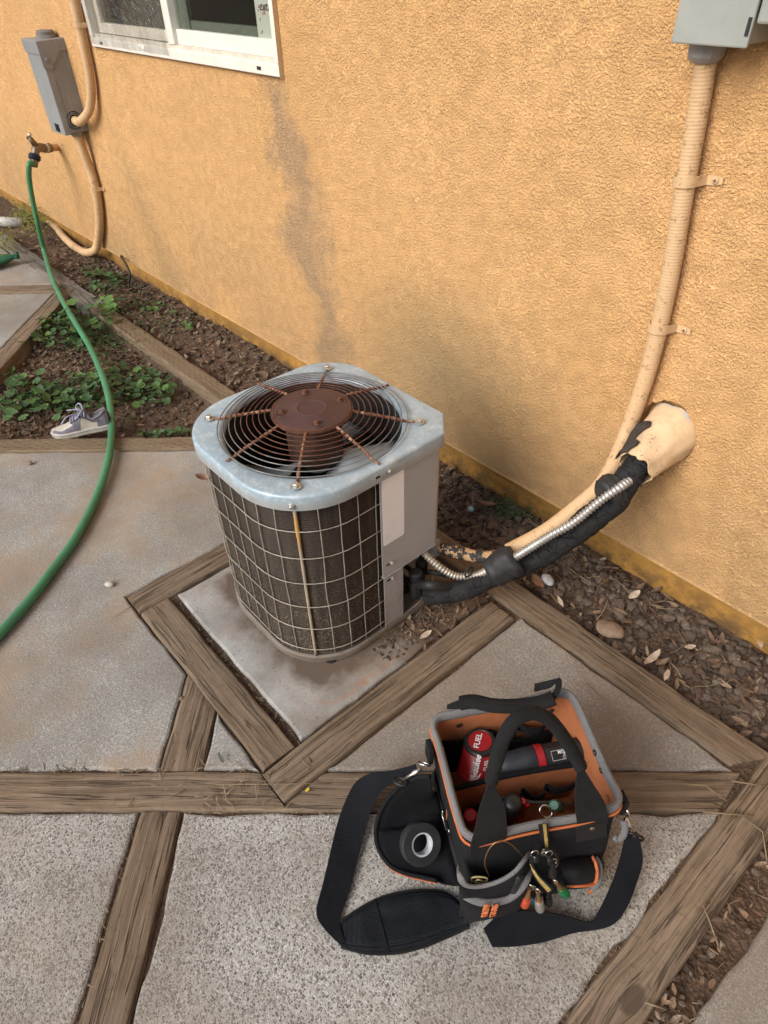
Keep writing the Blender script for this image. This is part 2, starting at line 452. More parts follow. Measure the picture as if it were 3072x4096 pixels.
def m_leaf(name, a, b):
    t = NT(name, .5, 0, .4)
    c = t.ramp(t.math('ADD', t.math('MULTIPLY', t.rnd(), .7), t.math('MULTIPLY', t.noise(40, 3), .3)), [(.15, a), (.85, b)])
    t.color(c)
    t.b.inputs['Subsurface Weight'].default_value = 0.0
    tr = t.n('ShaderNodeBsdfTranslucent'); t.lk(c, tr.inputs[0])
    ms = t.n('ShaderNodeMixShader'); ms.inputs[0].default_value = .25
    out = t.t.nodes['Material Output']; t.lk(t.b.outputs[0], ms.inputs[1]); t.lk(tr.outputs[0], ms.inputs[2]); t.lk(ms.outputs[0], out.inputs[0])
    t.normal(t.bump(t.noise(120, 3), .4, .001)); return t.m
MAT['leaf'] = m_leaf('weed_leaf', (.042, .095, .034), (.11, .20, .075))
MAT['leaf_bright'] = m_leaf('bright_weed_leaf', (.08, .165, .04), (.15, .27, .075))
MAT['leaf_small'] = m_var('small_weed_leaf', [(.04, .085, .03), (.075, .14, .05), (.10, .17, .06)], .6, 60)
MAT['moss'] = m_var('yellow_green_foliage', [(.16, .18, .035), (.24, .25, .06), (.11, .14, .03)], .7, 60)
def m_painted(name, paint, under, amt, rough=.55, scale=40, bump=0.0):
    t = NT(name, rough, 0, .4)
    f = t.rng(t.noise(scale, 6, .72), .62 - amt * .35, .64 - amt * .35)
    a = t.ramp(t.noise(8, 4), [(.3, tuple(x * .88 for x in paint)), (.7, paint)])
    t.color(t.mix(f, a, under)); t.rough(t.rng(f, 0, 1, rough, .7))
    if bump: t.normal(t.bump(t.math('SUBTRACT', t.noise(150, 3), t.math('MULTIPLY', f, .6)), bump, .001))
    return t.m
MAT['tan_paint'] = m_painted('tan_painted_conduit', (.66, .44, .245), (.42, .27, .14), .12, .6, 60, .4)
MAT['tan_flake'] = m_painted('flaking_tan_paint_on_conduit', (.56, .35, .18), (.035, .035, .038), .46, .6, 55, .6)
def m_cone():
    t = NT('flaking_painted_sleeve', .7, 0, .35)
    sp = t.rng(t.noise(140, 3, .7), .60, .64); zone = t.rng(t.noise(11, 3, .5), .46, .60)
    c = t.ramp(t.noise(16, 6, .65), [(.3, (.52, .37, .23)), (.55, (.70, .50, .30)), (.75, (.78, .57, .36))])
    y = t.xyz()[1]
    zone = t.math('MULTIPLY', zone, t.rng(y, 1.46, 1.40))
    c = t.mix(t.math('MULTIPLY', t.math('MULTIPLY', sp, zone), .95), c, (.04, .035, .032))
    c = t.mix(t.math('MULTIPLY', t.math('MULTIPLY', t.rng(t.math('ADD', y, t.math('MULTIPLY', t.noise(30, 3), .05)), 1.508, 1.516), .8), t.rng(t.xyz()[2], .555, .57)), c, (.42, .43, .43))
    t.color(c); t.normal(t.bump(t.noise(60, 4), .4, .002)); return t.m
MAT['cone'] = m_cone()
def m_foam():
    t = NT('cracked_black_insulation', .8, 0, .25)
    v = t.voro(38, 'DISTANCE_TO_EDGE', vec=t.map((1, 1, 1.0)))
    v2 = t.noise(30, 5, .7)
    ck = t.rng(t.math('ADD', v, t.math('MULTIPLY', v2, .12)), .085, .05)
    c = t.ramp(v2, [(.3, (.012, .012, .013)), (.7, (.028, .028, .030))]); c = t.mix(t.rng(t.noise(70, 4), .66, .72), c, (.07, .065, .06))
    t.color(c); t.normal(t.bump(t.math('SUBTRACT', v2, t.math('MULTIPLY', ck, .9)), .9, .006)); return t.m
MAT['foam'] = m_foam()
MAT['tape'] = plain('black_vinyl_tape', (.022, .023, .025), .62, var=.3, scale=25, bump=.35, bscale=60)
MAT['rubber'] = plain('black_rubber', (.018, .018, .019), .65, var=.3, scale=30)
MAT['flex'] = plain('galvanised_flexible_conduit', (.50, .50, .49), .45, .8, var=.2, scale=25)
MAT['flex_dirty'] = plain('dirty_flexible_conduit', (.46, .42, .36), .5, .6, var=.25, scale=25)
MAT['zinc'] = plain('zinc_screw', (.58, .57, .54), .4, .85, var=.25, scale=120)
def m_capm():
    t = NT('weathered_grey_paint_cover', .42, 0.15, .5)
    z = t.xyz()[2]
    n1 = t.noise(7, 5, .62); n2 = t.noise(120, 4, .7)
    c = t.ramp(n1, [(.3, (.31, .405, .47)), (.7, (.42, .525, .60))])  # blue of the sky's reflection put into the top's colour
    c = t.mix(t.rng(t.noise(28, 7, .8), .50, .66, 0, .75), c, (.62, .69, .73))
    c = t.mix(t.rng(n2, .60, .70, 0, .6), c, (.20, .20, .19))
    c = t.mix(t.rng(t.noise(9, 6, .7, vec=t.map(loc=(4, 2, 0))), .58, .72, 0, .5), c, (.27, .25, .21))
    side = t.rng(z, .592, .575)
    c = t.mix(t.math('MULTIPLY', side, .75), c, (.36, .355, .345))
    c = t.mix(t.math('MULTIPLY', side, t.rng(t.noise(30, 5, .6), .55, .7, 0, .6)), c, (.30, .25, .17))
    t.color(c); t.rough(t.rng(n1, .3, .7, .36, .55)); t.normal(t.bump(t.noise(180, 3), .12, .001)); return t.m
MAT['cap'] = m_capm()
def m_acbody():
    t = NT('grey_beige_cabinet_paint', .5, 0, .45)
    c = t.ramp(t.noise(6, 5, .6), [(.3, (.385, .38, .38)), (.7, (.435, .43, .43))])
    z = t.xyz()[2]
    c = t.mix(t.math('MULTIPLY', t.rng(z, .2, .02), t.rng(t.noise(30, 5, .65), .45, .65, 0, .7)), c, (.20, .155, .11))
    c = t.mix(t.rng(z, .038, .028, 0, .85), c, (.13, .10, .07))
    c = t.mix(t.rng(t.noise(90, 4, .7), .70, .74, 0, .5), c, (.22, .2, .18))
    t.color(c); t.normal(t.bump(t.noise(150, 2), .08, .001)); return t.m
MAT['acbody'] = m_acbody()
def m_coil():
    t = NT('dusty_condenser_fins', .75, .2, .3)
    z = t.xyz()[2]
    d = t.noise(9, 6, .65); s = t.noise(240, 3, .75)
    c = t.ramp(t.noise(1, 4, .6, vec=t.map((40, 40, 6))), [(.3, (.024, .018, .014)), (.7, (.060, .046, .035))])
    fin_dust = t.math('MULTIPLY', t.rng(s, .56, .66), t.math('ADD', t.rng(z, .42, .12, .0, .75), t.rng(d, .4, .7, 0, .25)))  # pale dust speckles, denser toward the bottom
    c = t.mix(fin_dust, c, (.30, .235, .15))
    t.color(c); t.normal(t.bump(t.noise(200, 3, .7), .6, .002)); return t.m
MAT['coil'] = m_coil()
def m_wire():
    t = NT('grimy_coated_wire', .5, .3, .4)
    z = t.xyz()[2]
    n = t.noise(30, 5, .65)
    c = t.ramp(n, [(.3, (.30, .25, .19)), (.6, (.46, .42, .36)), (.8, (.58, .56, .52))])
    t.color(c); return t.m
MAT['wire'] = m_wire()
def m_rod():
    t = NT('rust_streaked_rod', .7, 0, .3)
    z = t.xyz()[2]
    c = t.ramp(t.noise(30, 5), [(.3, (.30, .25, .18)), (.7, (.42, .36, .27))])
    c = t.mix(t.math('MULTIPLY', t.rng(z, .42, .47), t.rng(z, .55, .52)), c, (.52, .30, .10))
    t.color(c); t.normal(t.bump(t.noise(150, 3), .5, .002)); return t.m
MAT['rod'] = m_rod()
def m_guard():
    t = NT('fan_guard_wire', .62, .2, .4)
    x, y, z = t.xyz()[:3]
    r = t.math('POWER', t.math('ADD', t.math('POWER', t.math('ADD', x, 1.165), 2), t.math('POWER', t.math('SUBTRACT', y, .762), 2)), .5)
    k = t.rng(t.math('ADD', r, t.math('MULTIPLY', t.math('SUBTRACT', t.noise(22, 4, .6), .5), .13)), .215, .170)
    rust = t.ramp(t.noise(70, 5, .7), [(.3, (.065, .027, .018)), (.6, (.15, .062, .038)), (.8, (.30, .15, .085))])
    grey = t.ramp(t.noise(20, 4), [(.3, (.13, .13, .125)), (.7, (.26, .27, .27))])
    t.color(t.mix(k, grey, rust)); t.rough(t.rng(k, 0, 1, .42, .85)); t.normal(t.bump(t.noise(260, 3), .5, .001)); return t.m
MAT['guard'] = m_guard()
def m_spoke():
    t = NT('flaking_rusty_spoke', .8, 0, .3)
    n = t.noise(90, 4, .7)
    t.color(t.ramp(n, [(.32, (.09, .036, .022)), (.5, (.20, .088, .05)), (.62, (.34, .22, .15)), (.75, (.46, .40, .33))])); t.normal(t.bump(n, .6, .001)); return t.m
MAT['spoke'] = m_spoke()
def m_rustplate():
    t = NT('rust_brown_plate', .55, .1, .45)
    n = t.noise(14, 5, .65)
    c = t.ramp(n, [(.3, (.062, .032, .031)), (.7, (.105, .054, .050))])
    c = t.mix(t.rng(t.noise(60, 5, .7), .60, .70, 0, .7), c, (.17, .065, .035))
    t.color(c); t.normal(t.bump(t.noise(160, 4, .7), .3, .0015)); t.rough(t.rng(n, .3, .7, .45, .65)); return t.m
MAT['rustplate'] = m_rustplate()
MAT['rust'] = plain('orange_rust', (.11, .045, .024), .9, var=.5, scale=70, bump=.6)
MAT['motor'] = plain('rusty_motor_can', (.085, .043, .030), .6, .15, var=.5, scale=26, bump=.3)
MAT['blade'] = plain('grey_fan_blade', (.30, .34, .36), .5, .3, var=.2, scale=12)
MAT['dark'] = plain('dark_cavity_metal', (.02, .02, .02), .8)
MAT['sticker'] = plain('white_paper_label', (.93, .92, .95), .5, var=.03, scale=12)
MAT['greybox'] = None
def m_greybox():
    t = NT('grey_enamel_box', .5, .05, .45)
    c = t.ramp(t.noise(5, 5, .6), [(.3, (.225, .235, .24)), (.7, (.285, .295, .30))])
    st = t.rng(t.noise(1, 5, .65, vec=t.map((60, 60, 5))), .56, .70, 0, .45)
    c = t.mix(st, c, (.40, .41, .41)); c = t.mix(t.rng(t.noise(70, 3), .70, .73, 0, .6), c, (.09, .085, .08))
    t.color(c); return t.m
MAT['greybox'] = m_greybox()
MAT['lightbox'] = plain('pale_grey_green_enamel', (.32, .335, .31), .45, .05, var=.10, scale=9)
MAT['greyplastic'] = plain('grey_plastic', (.30, .29, .28), .55, var=.12)
MAT['vinyl'] = plain('white_vinyl_frame', (.74, .71, .64), .45, var=.06, scale=14)
MAT['vinyl_dirty'] = plain('dirty_white_vinyl', (.62, .57, .48), .6, var=.14, scale=30)
MAT['sash_green'] = plain('grey_green_sash', (.15, .16, .135), .6, var=.1)
MAT['room'] = plain('dim_room_wall', (.50, .50, .48), .9, var=.15, scale=2)
MAT['curtain'] = plain('dark_curtain', (.16, .13, .105), .9, var=.25, scale=4)
MAT['poster'] = plain('white_poster_board', (.62, .60, .57), .7, var=.04, scale=6)
MAT['posterink'] = plain('black_ink', (.02, .02, .022), .7)
MAT['posterpink'] = plain('faded_pink_print', (.42, .20, .18), .8, var=.2, scale=20)
def m_glass(name, tint, rough, mixf):
    t = NT(name, rough, 0, .5)
    tr = t.n('ShaderNodeBsdfTransparent'); tr.inputs[0].default_value = tint + (1,)
    gl = t.n('ShaderNodeBsdfGlossy'); gl.inputs['Roughness'].default_value = rough
    fr = t.n('ShaderNodeLayerWeight'); fr.inputs[0].default_value = .5
    ff = t.math('ADD', t.math('MULTIPLY', t.math('POWER', fr.outputs['Facing'], 4), .8), .035 + mixf)
    ms = t.n('ShaderNodeMixShader'); t.lk(ff, ms.inputs[0])
    t.lk(tr.outputs[0], ms.inputs[1]); t.lk(gl.outputs[0], ms.inputs[2]); t.lk(ms.outputs[0], t.t.nodes['Material Output'].inputs[0])
    return t.m, t, gl
MAT['glass'] = m_glass('window_glass', (.90, .925, .90), .02, .012)[0]
MAT['film'], _t, _g = m_glass('clear_plastic_film', (.93, .93, .93), .14, .12)
_t.lk(_t.bump(_t.noise(22, 4, .6, dist=1.5), .8, .01), _g.inputs['Normal'])
MAT['hose'] = plain('green_garden_hose', (.062, .225, .112), .5, var=.18, scale=9, bump=.2, bscale=300)
MAT['brass'] = plain('tarnished_brass', (.22, .17, .12), .5, .7, var=.3, scale=50)
MAT['chrome'] = plain('polished_steel', (.72, .70, .66), .22, 1.0, var=.1)
MAT['bluecollar'] = plain('dark_blue_collar', (.012, .018, .045), .4)
MAT['mat_green'] = plain('green_turf_mat', (.02, .10, .05), .9, var=.35, scale=120, bump=.8, bscale=500)
MAT['pvc'] = plain('weathered_white_pipe', (.42, .42, .41), .6, var=.2, scale=20)
# --- bag
def m_fabric(name, c, scale, rough=.85, contrast=.35, bump=.4):
    t = NT(name, rough, 0, .12)
    t.b.inputs['Sheen Weight'].default_value = .015; t.b.inputs['Sheen Roughness'].default_value = .5
    wv = t.math('MULTIPLY', t.wave(scale, 0, axis='X', vec=t.map(rot=(0, 0, .6))), t.wave(scale, 0, axis='Z'))
    dust = t.noise(11, 5, .65)
    cc = t.ramp(dust, [(.3, tuple(x * (1 - contrast) for x in c)), (.75, tuple(x * (1 + contrast) for x in c))])
    cc = t.mix(t.rng(t.noise(40, 5, .7), .60, .76, 0, .35), cc, tuple(min(1, x * 1.5 + .008) for x in c))
    t.color(cc); t.normal(t.bump(t.math('ADD', wv, t.noise(200, 2)), bump, .0012)); return t.m
MAT['fab'] = m_fabric('black_ballistic_nylon', (.013, .013, .015), 260)
MAT['fab2'] = m_fabric('black_pocket_lining', (.009, .009, .011), 260)
MAT['web'] = m_fabric('black_webbing', (.016, .016, .017), 190, .8, .3, .7)
MAT['webdark'] = m_fabric('blue_black_strap_webbing', (.008, .009, .012), 160, .75, .35, .5)
MAT['mesh'] = m_fabric('shoulder_pad_mesh', (.011, .013, .017), 120, .7, .3, .9)
MAT['bind'] = m_fabric('grey_binding_tape', (.20, .20, .205), 150, .85, .18, .8)
MAT['pipe_orange'] = m_fabric('orange_piping', (.55, .16, .055), 200, .8, .2, .5)
MAT['lining'] = m_fabric('orange_lining', (.40, .145, .062), 240, .8, .22, .35)
MAT['thread'] = plain('orange_thread', (.60, .17, .06), .7, var=.2, scale=200, bump=.5, bscale=600)
MAT['base'] = plain('moulded_black_base', (.010, .010, .011), .6)
MAT['redplast'] = plain('red_tool_plastic', (.30, .012, .017), .38, var=.15, scale=20)
MAT['blkplast'] = plain('black_tool_plastic', (.014, .015, .017), .45, var=.3, scale=40, bump=.15, bscale=200)
MAT['grip'] = plain('navy_black_rubber_grip', (.016, .020, .028), .55, var=.25, scale=60, bump=.5, bscale=260)
MAT['whiteprint'] = plain('white_print', (.72, .70, .70), .5, var=.03)
MAT['yellow'] = plain('woven_yellow_thread', (.42, .30, .09), .8, var=.35, scale=160, bump=.6, bscale=400)
MAT['teal'] = plain('green_clear_handle', (.06, .20, .15), .25, var=.15)
MAT['grnmet'] = plain('green_anodised', (.02, .25, .10), .3, .6, var=.1)
MAT['redmet'] = plain('orange_red_anodised', (.60, .10, .05), .3, .5, var=.1)
MAT['bluemet'] = plain('teal_anodised', (.02, .20, .25), .3, .6, var=.1)
MAT['goldmet'] = plain('brass_driver_stem', (.38, .22, .10), .35, .8, var=.15)
MAT['darkmet'] = plain('dark_steel', (.05, .05, .05), .35, .8, var=.2)
MAT['card'] = plain('printed_cardboard_core', (.50, .52, .56), .6, var=.25, scale=90)
# --- shoe
MAT['sh_white'] = plain('cream_leather', (.50, .47, .41), .6, var=.08, scale=30, bump=.15)
MAT['sh_grey'] = plain('grey_lilac_suede', (.165, .16, .195), .9, var=.18, scale=60, bump=.4, bscale=400)
MAT['sh_lilac'] = plain('lilac_lace', (.27, .27, .37), .85, var=.15, scale=60)
MAT['sh_sole'] = plain('white_rubber_sole', (.52, .50, .45), .65, var=.18, scale=25)
MAT['sh_dark'] = plain('dark_grey_suede', (.10, .095, .11), .9)

# ================================================================== THE SETTING
def fbm(x, y, s, o=4):
    return mn.fractal(V((x * s, y * s, 1.7)), 1.0, 2.0, o)
D_ = V((.669, .743)); N_ = V((-.743, .669))          # the diagonal of the paving
def st(s, t): return (D_.x * t + N_.x * s, D_.y * t + N_.y * s)
def soil_z(x, y):
    b = -.062 if y < 1.10 + WS * x else (-.035 + max(0, min(1, (y - 1.2) / .25)) * .022)
    if x > -1.5 and y >= 1.15: b -= .014
    if y < 1.15 and x > -1.8: b = -.012 if x > .05 else -.03
    k = .016 if y > 1.1 else .010
    return b + fbm(x, y, 5, 3) * k * .8 + fbm(x, y, 26, 3) * .006
gx0, gx1, gy0, gy1, gs = -7.6, 1.2, -.1, 1.56, .02
nx, ny = int((gx1 - gx0) / gs), int((gy1 - gy0) / gs)
gm = MB(); rows = [[V((gx0 + i * gs, gy0 + j * gs, soil_z(gx0 + i * gs, gy0 + j * gs))) for i in range(nx + 1)] for j in range(ny + 1)]
gm.grid(rows)
X1, Y1 = gx0 + nx * gs, gy0 + ny * gs
for a, b in (((-60, -60), (60, gy0 + .05)), ((-60, Y1 - .05), (60, 60)), ((-60, gy0 + .05), (gx0 + .05, Y1 - .05)), ((X1 - .05, gy0 + .05), (60, Y1 - .05))):
    gm.add([(a[0], a[1], -.075), (b[0], a[1], -.075), (b[0], b[1], -.075), (a[0], b[1], -.075)], [(0, 1, 2, 3)])
structure(gm.build('ground', MAT['soil'], smooth=True))

# ---- patio: a bed with slabs and timbers set into it
bed = MB().prism([(-8, -3.2), (3, -3.2), (3, .35), (-.02, .35), (-.02, 1.18), (-1.86, 1.05), (-3.0, -.1), (-8, -.1)], -.16, -.009)
patio = structure(bed.build('patio', MAT['soil']))
def slab(poly, mat, jit=.0025, top=0.0, step=.03):
    # poly counter-clockwise; wavering worn edge, rounded lip
    P = [V(p) for p in poly]; out = []
    n = len(P)
    for i in range(n):
        a, b = P[i], P[(i + 1) % n]; L = (b - a).length; k = max(1, int(min(L, 4.0) / step))
        nr = V((b.y - a.y, a.x - b.x)).normalized()
        for q in range(k):
            p = a.lerp(b, q / k)
            out.append(p + nr * (fbm(p.x, p.y, 14, 4) * jit * 2 - .003))
    c = MB(); m = len(out); rings = []
    for ins, z in ((0, -.09), (0, -.007), (.002, -.0025), (.007, 0)):
        ring = []
        for i in range(m):
            t = (out[(i + 1) % m] - out[(i - 1) % m]).normalized(); nr = V((-t.y, t.x))
            p = out[i] + nr * ins; ring.append(V((p.x, p.y, top + z)))
        rings.append(ring)
    for r in rings: c.v += r
    for i in range(len(rings) - 1):
        for k in range(m):
            q = (k + 1) % m; c.f.append((i * m + k, i * m + q, (i + 1) * m + q, (i + 1) * m + k))
    c.f.append(tuple(range((len(rings) - 1) * m, len(rings) * m)))
    return c.build('concrete_slab', mat, patio)
def ccw(p):
    a = sum(p[i][0] * p[(i + 1) % len(p)][1] - p[(i + 1) % len(p)][0] * p[i][1] for i in range(len(p)))
    return p if a > 0 else p[::-1]
slab(ccw([st(.787, -.588), (-1.188, .278), (-1.47, .276), (-1.567, .274), (-1.567, 1.083), (-1.88, 1.078), st(2.12, -3.6), st(.787, -3.6)]), MAT['conc_smooth'])
slab(ccw([(-1.466, .392), (-.812, .392), (-.812, 1.086), (-1.466, 1.08)]), MAT['pad'], top=.004)
slab(ccw([st(.787, -.482), (-1.029, .276), (-.815, .276)]), MAT['conc_smooth'])
slab(ccw([(-.708, .389), (-.708, 1.103), (-.12, 1.112), st(.7865, .785)]), MAT['conc_right'])
slab(ccw([st(.69, -.610), st(.69, -4), (-3.19, -3.1), (-.036, -3.1), (-.036, -.789)]), MAT['conc_agg'])
slab(ccw([st(.69, -.503), (-.036, .987), (-.036, -.6446)]), MAT['conc_agg'], jit=.005)
slab(ccw([(.115, -2.6), (2.6, -2.6), (2.6, 1.2), (.125, 1.2)]), MAT['conc_right'], jit=.006)
slab(ccw([st(3.71, -2.0), st(2.22, -2.0), st(2.22, -5.5), st(3.71, -5.5)]), MAT['conc_smooth'])
slab(ccw([st(3.84, -1.95), (-4.93, 1.03), (-5.35, 1.02), st(3.84, -3.6)]), MAT['conc_smooth'])

def timber(a, b, wdt, mat, top=.004, h=.09, cut0=0.0, cut1=0.0, label=None, seed=0, wear=1.0):
    # from a to b (centre line); end faces may be sheared by cut (metres at half width)
    a, b = V(a), V(b); L = (b - a).length; ang = math.atan2(b.y - a.y, b.x - a.x)
    nl = max(6, int(L / .018)); prof = [(-.5, -h), (-.5, -.012), (-.485, -.004), (-.455, -.0005)] + [(-.40 + .08 * i, 0) for i in range(11)] + [(.455, -.0005), (.485, -.004), (.5, -.012), (.5, -h)]
    rows = []
    for i in range(nl + 1):
        f = i / nl; row = []
        for (py, pz) in prof:
            y = py * wdt
            x = -L / 2 + L * f + (cut0 * py * 2 * (1 - f)) + (cut1 * py * 2 * f)
            j = mn.noise(V((x * 7 + seed * 3.1, py * 2, seed))) * .0032 * wear
            e = mn.noise(V((x * 38 + seed, y * 150, seed * 1.7)))
            zz = pz + (e * .0011 * wear if pz > -.02 else 0) + mn.noise(V((x * 4, seed * 5.0, 2))) * .002 * wear
            if abs(py) > .44 and pz > -.02:
                zz -= max(0, mn.noise(V((x * 16 + seed * 2, py, 4.0)))) * .006 * wear
            if f in (0, 1) and pz > -.02: zz -= .003
            row.append(V((x, y + j * (1 if abs(py) > .3 else .3), zz)))
        rows.append(row)
    m = MB(); m.grid(rows, flip=True); k = len(prof)
    m.f.append(tuple(range(k))); m.f.append(tuple(reversed(range(nl * k, nl * k + k))))
    o = m.build('timber', mat, smooth=True, angle=40)
    mid = (a + b) / 2; o.location = (mid.x, mid.y, top); o.rotation_euler = (0, 0, ang); o.parent = patio
    if label: o['label'] = label
    return o
T, TI, TG = MAT['timber'], MAT['timber_incised'], MAT['timber_grey']
def tst(s0, t0, s1, t1, wdt, mat, **k): return timber(st(s0, t0), st(s1, t1), wdt, mat, **k)
timber((-1.468, .325), (-.808, .325), .094, T, top=.010, seed=1)                                     # left edge of the pad
timber((-.757, .270), (-.757, 1.078), .096, T, top=.008, seed=2)                           # near edge of the pad
timber((-1.519, .277), (-1.519, 1.078), .092, T, top=.008, seed=3, wear=1.6)                          # far edge of the pad
timber((-1.86, 1.135), (-.045, 1.163), .094, T, top=.006, cut1=0.03, seed=4)                          # along the wall, right
timber((-3.72, 1.098), (-1.862, 1.132), .094, TI, top=.006, seed=5)                                   # along the wall, left
timber((-5.4, 1.09), (-3.71, 1.10), .11, TG, top=.0, seed=6, wear=3)
timber((.015, -3.1), (.015, 1.30), .098, MAT['timber_knot'], top=.004, seed=7, wear=1.6)                               # right-hand run toward the viewer
tst(.738, -2.9, .738, -.306, .096, T, top=.004, cut1=-.042, seed=8)                                     # diagonal, left of the pad corner
tst(.738, -.236, .738, .752, .096, T, top=.004, cut0=.052, cut1=.044, seed=9)                          # diagonal, right of it
tst(.787, -.535, 1.008, -.535, .103, T, top=.004, cut1=.057, seed=10, wear=1.5)                          # short piece
tst(-.456, -.557, .688, -.557, .096, T, top=.004, cut0=-.043, seed=11)                                             # near run
tst(2.165, -3.4, 2.165, -.50, .088, TI, top=.004, seed=12)                                            # behind the shoe
tst(3.775, -3.8, 3.775, -2.0, .105, T, top=.004, seed=13)
tst(2.22, -1.945, 3.76, -1.945, .094, T, top=.004, seed=14)

# ---- house wall
def wl(u, v, z): return V((u, 1.492 + WS * u + v, z))
house = empty('house', wl(-2.9, .1, -.1))
tag(house, 'yellow stucco house wall with a white sliding window and painted footing', 'house')
CU, CZ = -.605, .512                                   # the pipe sleeve's opening
sm = MB()
def wq(u0, u1, z0, z1): sm.add([wl(u0, 0, z0), wl(u1, 0, z0), wl(u1, 0, z1), wl(u0, 0, z1)], [(0, 1, 2, 3)])
WU0, WU1, WZ0, WZ1 = -3.665, -2.18, 1.166, 2.2
for r in ((-9, WU0, .1, 3), (WU0, WU1, .1, WZ0), (WU0, WU1, WZ1, 3), (WU1, CU - .2, .1, 3), (CU - .2, CU + .2, .1, CZ - .2), (CU - .2, CU + .2, CZ + .2, 3), (CU + .2, 3.2, .1, 3)): wq(*r)
NA = 64
ri, ro, rk, rz_ = [], [], [], []
for k in range(NA):
    a = 2 * math.pi * k / NA; ca, sa = math.cos(a), math.sin(a)
    q = .2 / max(abs(ca), abs(sa)); ro.append(wl(CU + ca * q, 0, CZ + sa * q))
    rad = .0740 + .015 * max(0, math.cos(a - 2.1)) ** 1.5 + mn.noise(V((ca * 3, sa * 3, 5))) * .003 + mn.noise(V((ca * 9, sa * 9, 9))) * .007
    ri.append(wl(CU + ca * rad, 0.0, CZ + sa * rad * 1.06)); rk.append(wl(CU + ca * rad * .97, .035, CZ + sa * rad * 1.03)); rz_.append(wl(CU, .036, CZ))
    rad2 = rad + .012
    if k == 0: rm = []
    rm.append(wl(CU + ca * rad2, -.001, CZ + sa * rad2 * 1.06))
sm.grid([ro, rm, ri, rk, rz_], closed_u=True, flip=True)
sm.add([wl(-9, 0, .1), wl(3.2, 0, .1), wl(3.2, .05, .1), wl(-9, .05, .1)], [(3, 2, 1, 0)])
sm.add([wl(-9, 0, 3), wl(3.2, 0, 3), wl(3.2, .15, 3), wl(-9, .15, 3)], [(0, 1, 2, 3)])
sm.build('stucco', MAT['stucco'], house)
fd = MB()
fr = []
for z in (-.35, .02, .06, .099):
    fr.append([wl(-9 + .05 * i, .034 + fbm(-9 + .05 * i, z * 4, 6, 3) * .004, z) for i in range(int(12.2 / .05) + 1)])
fd.grid(fr); fd.build('foundation', MAT['foundation'], house, smooth=True)
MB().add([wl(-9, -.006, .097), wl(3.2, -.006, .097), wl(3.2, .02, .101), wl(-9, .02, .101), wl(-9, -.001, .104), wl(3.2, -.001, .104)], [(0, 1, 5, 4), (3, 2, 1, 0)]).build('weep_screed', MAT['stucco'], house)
bk = MB()
for r in ((-9, WU0 - .02, .1, 3), (WU1 + .02, 3.2, .1, 3)):
    bk.add([wl(r[0], .15, r[2]), wl(r[1], .15, r[2]), wl(r[1], .15, r[3]), wl(r[0], .15, r[3])], [(0, 3, 2, 1)])
bk.build('inner_wall', MAT['room'], house)

# ---- window
um = WW(377, 105).x                                    # the meeting stile
fr = MB()
def fbx(m, u0, u1, v0, v1, z0, z1):
    m.add([wl(u, v, z) for u in (u0, u1) for v in (v0, v1) for z in (z0, z1)], [(0, 1, 3, 2), (4, 6, 7, 5), (0, 4, 5, 1), (2, 3, 7, 6), (0, 2, 6, 4), (1, 5, 7, 3)])
fbx(fr, WU0, WU1, -.014, .075, WZ0, WZ0 + .036)
fbx(fr, WU0, WU0 + .032, -.0135, .074, WZ0 + .036, WZ1)
fbx(fr, WU1 - .026, WU1, -.0135, .074, WZ0 + .036, WZ1)
fbx(fr, WU0 + .032, WU1 - .026, -.013, .074, WZ1 - .04, WZ1)
win = fr.build('window', MAT['vinyl'], house, bevel=.003)
m = MB(); fbx(m, WU0 + .032, WU1 - .026, -.004, .012, WZ0 + .036, WZ0 + .050); m.build('sill_track', MAT['vinyl_dirty'], win)
m = MB(); fbx(m, um - .026, um + .026, -.010, .032, WZ0 + .050, WZ1 - .04); m.build('meeting_stile', MAT['vinyl'], win, bevel=.002)
m = MB(); fbx(m, um + .026, WU1 - .026, .006, .034, WZ0 + .050, WZ0 + .098); m.build('sash_rail', MAT['vinyl'], win, bevel=.002)
m = MB(); fbx(m, WU0 + .034, um - .026, .022, .050, WZ0 + .050, WZ0 + .088); m.build('sash_rail', MAT['vinyl_dirty'], win, bevel=.002)
m = MB(); fbx(m, WU0 + .034, WU0 + .075, .022, .050, WZ0 + .088, WZ1 - .04); m.build('sash_stile', MAT['vinyl_dirty'], win, bevel=.002)
m = MB(); fbx(m, um + .026, um + .095, .030, .050, WZ0 + .05, WZ1 - .04); m.build('sash_stile', MAT['sash_green'], win, bevel=.002)
m = MB(); fbx(m, um + .095, WU1 - .027, .036, .055, WZ0 + .05, WZ0 + .125); m.build('sash_rail', MAT['sash_green'], win, bevel=.002)
m = MB(); fbx(m, um + .024, WU1 - .024, .018, .022, WZ0 + .09, WZ1 - .03); m.build('pane', MAT['glass'], win)
m = MB(); fbx(m, WU0 + .06, um - .02, .034, .038, WZ0 + .08, WZ1 - .03); m.build('pane', MAT['glass'], win)
for (u, z) in ((WU0 + .10, WZ0 + .018), (WU1 - .13, WZ0 + .018)):
    m = MB(); fbx(m, u, u + .022, -.0165, -.0137, z - .005, z + .005); m.build('weep_hole', MAT['dark'], win)
m = MB()
m.add([wl(WU1 + .001, -.016, WZ0 - .004), wl(WU1 + .006, -.002, WZ0 - .006), wl(WU1 + .007, -.002, WZ1), wl(WU1 + .001, -.015, WZ1)], [(0, 1, 2, 3)])
m.add([wl(WU0, -.003, WZ0 - .006), wl(WU1 + .006, -.002, WZ0 - .006), wl(WU1 + .001, -.0145, WZ0 - .001), wl(WU0, -.0145, WZ0 - .001)], [(0, 1, 2, 3)])
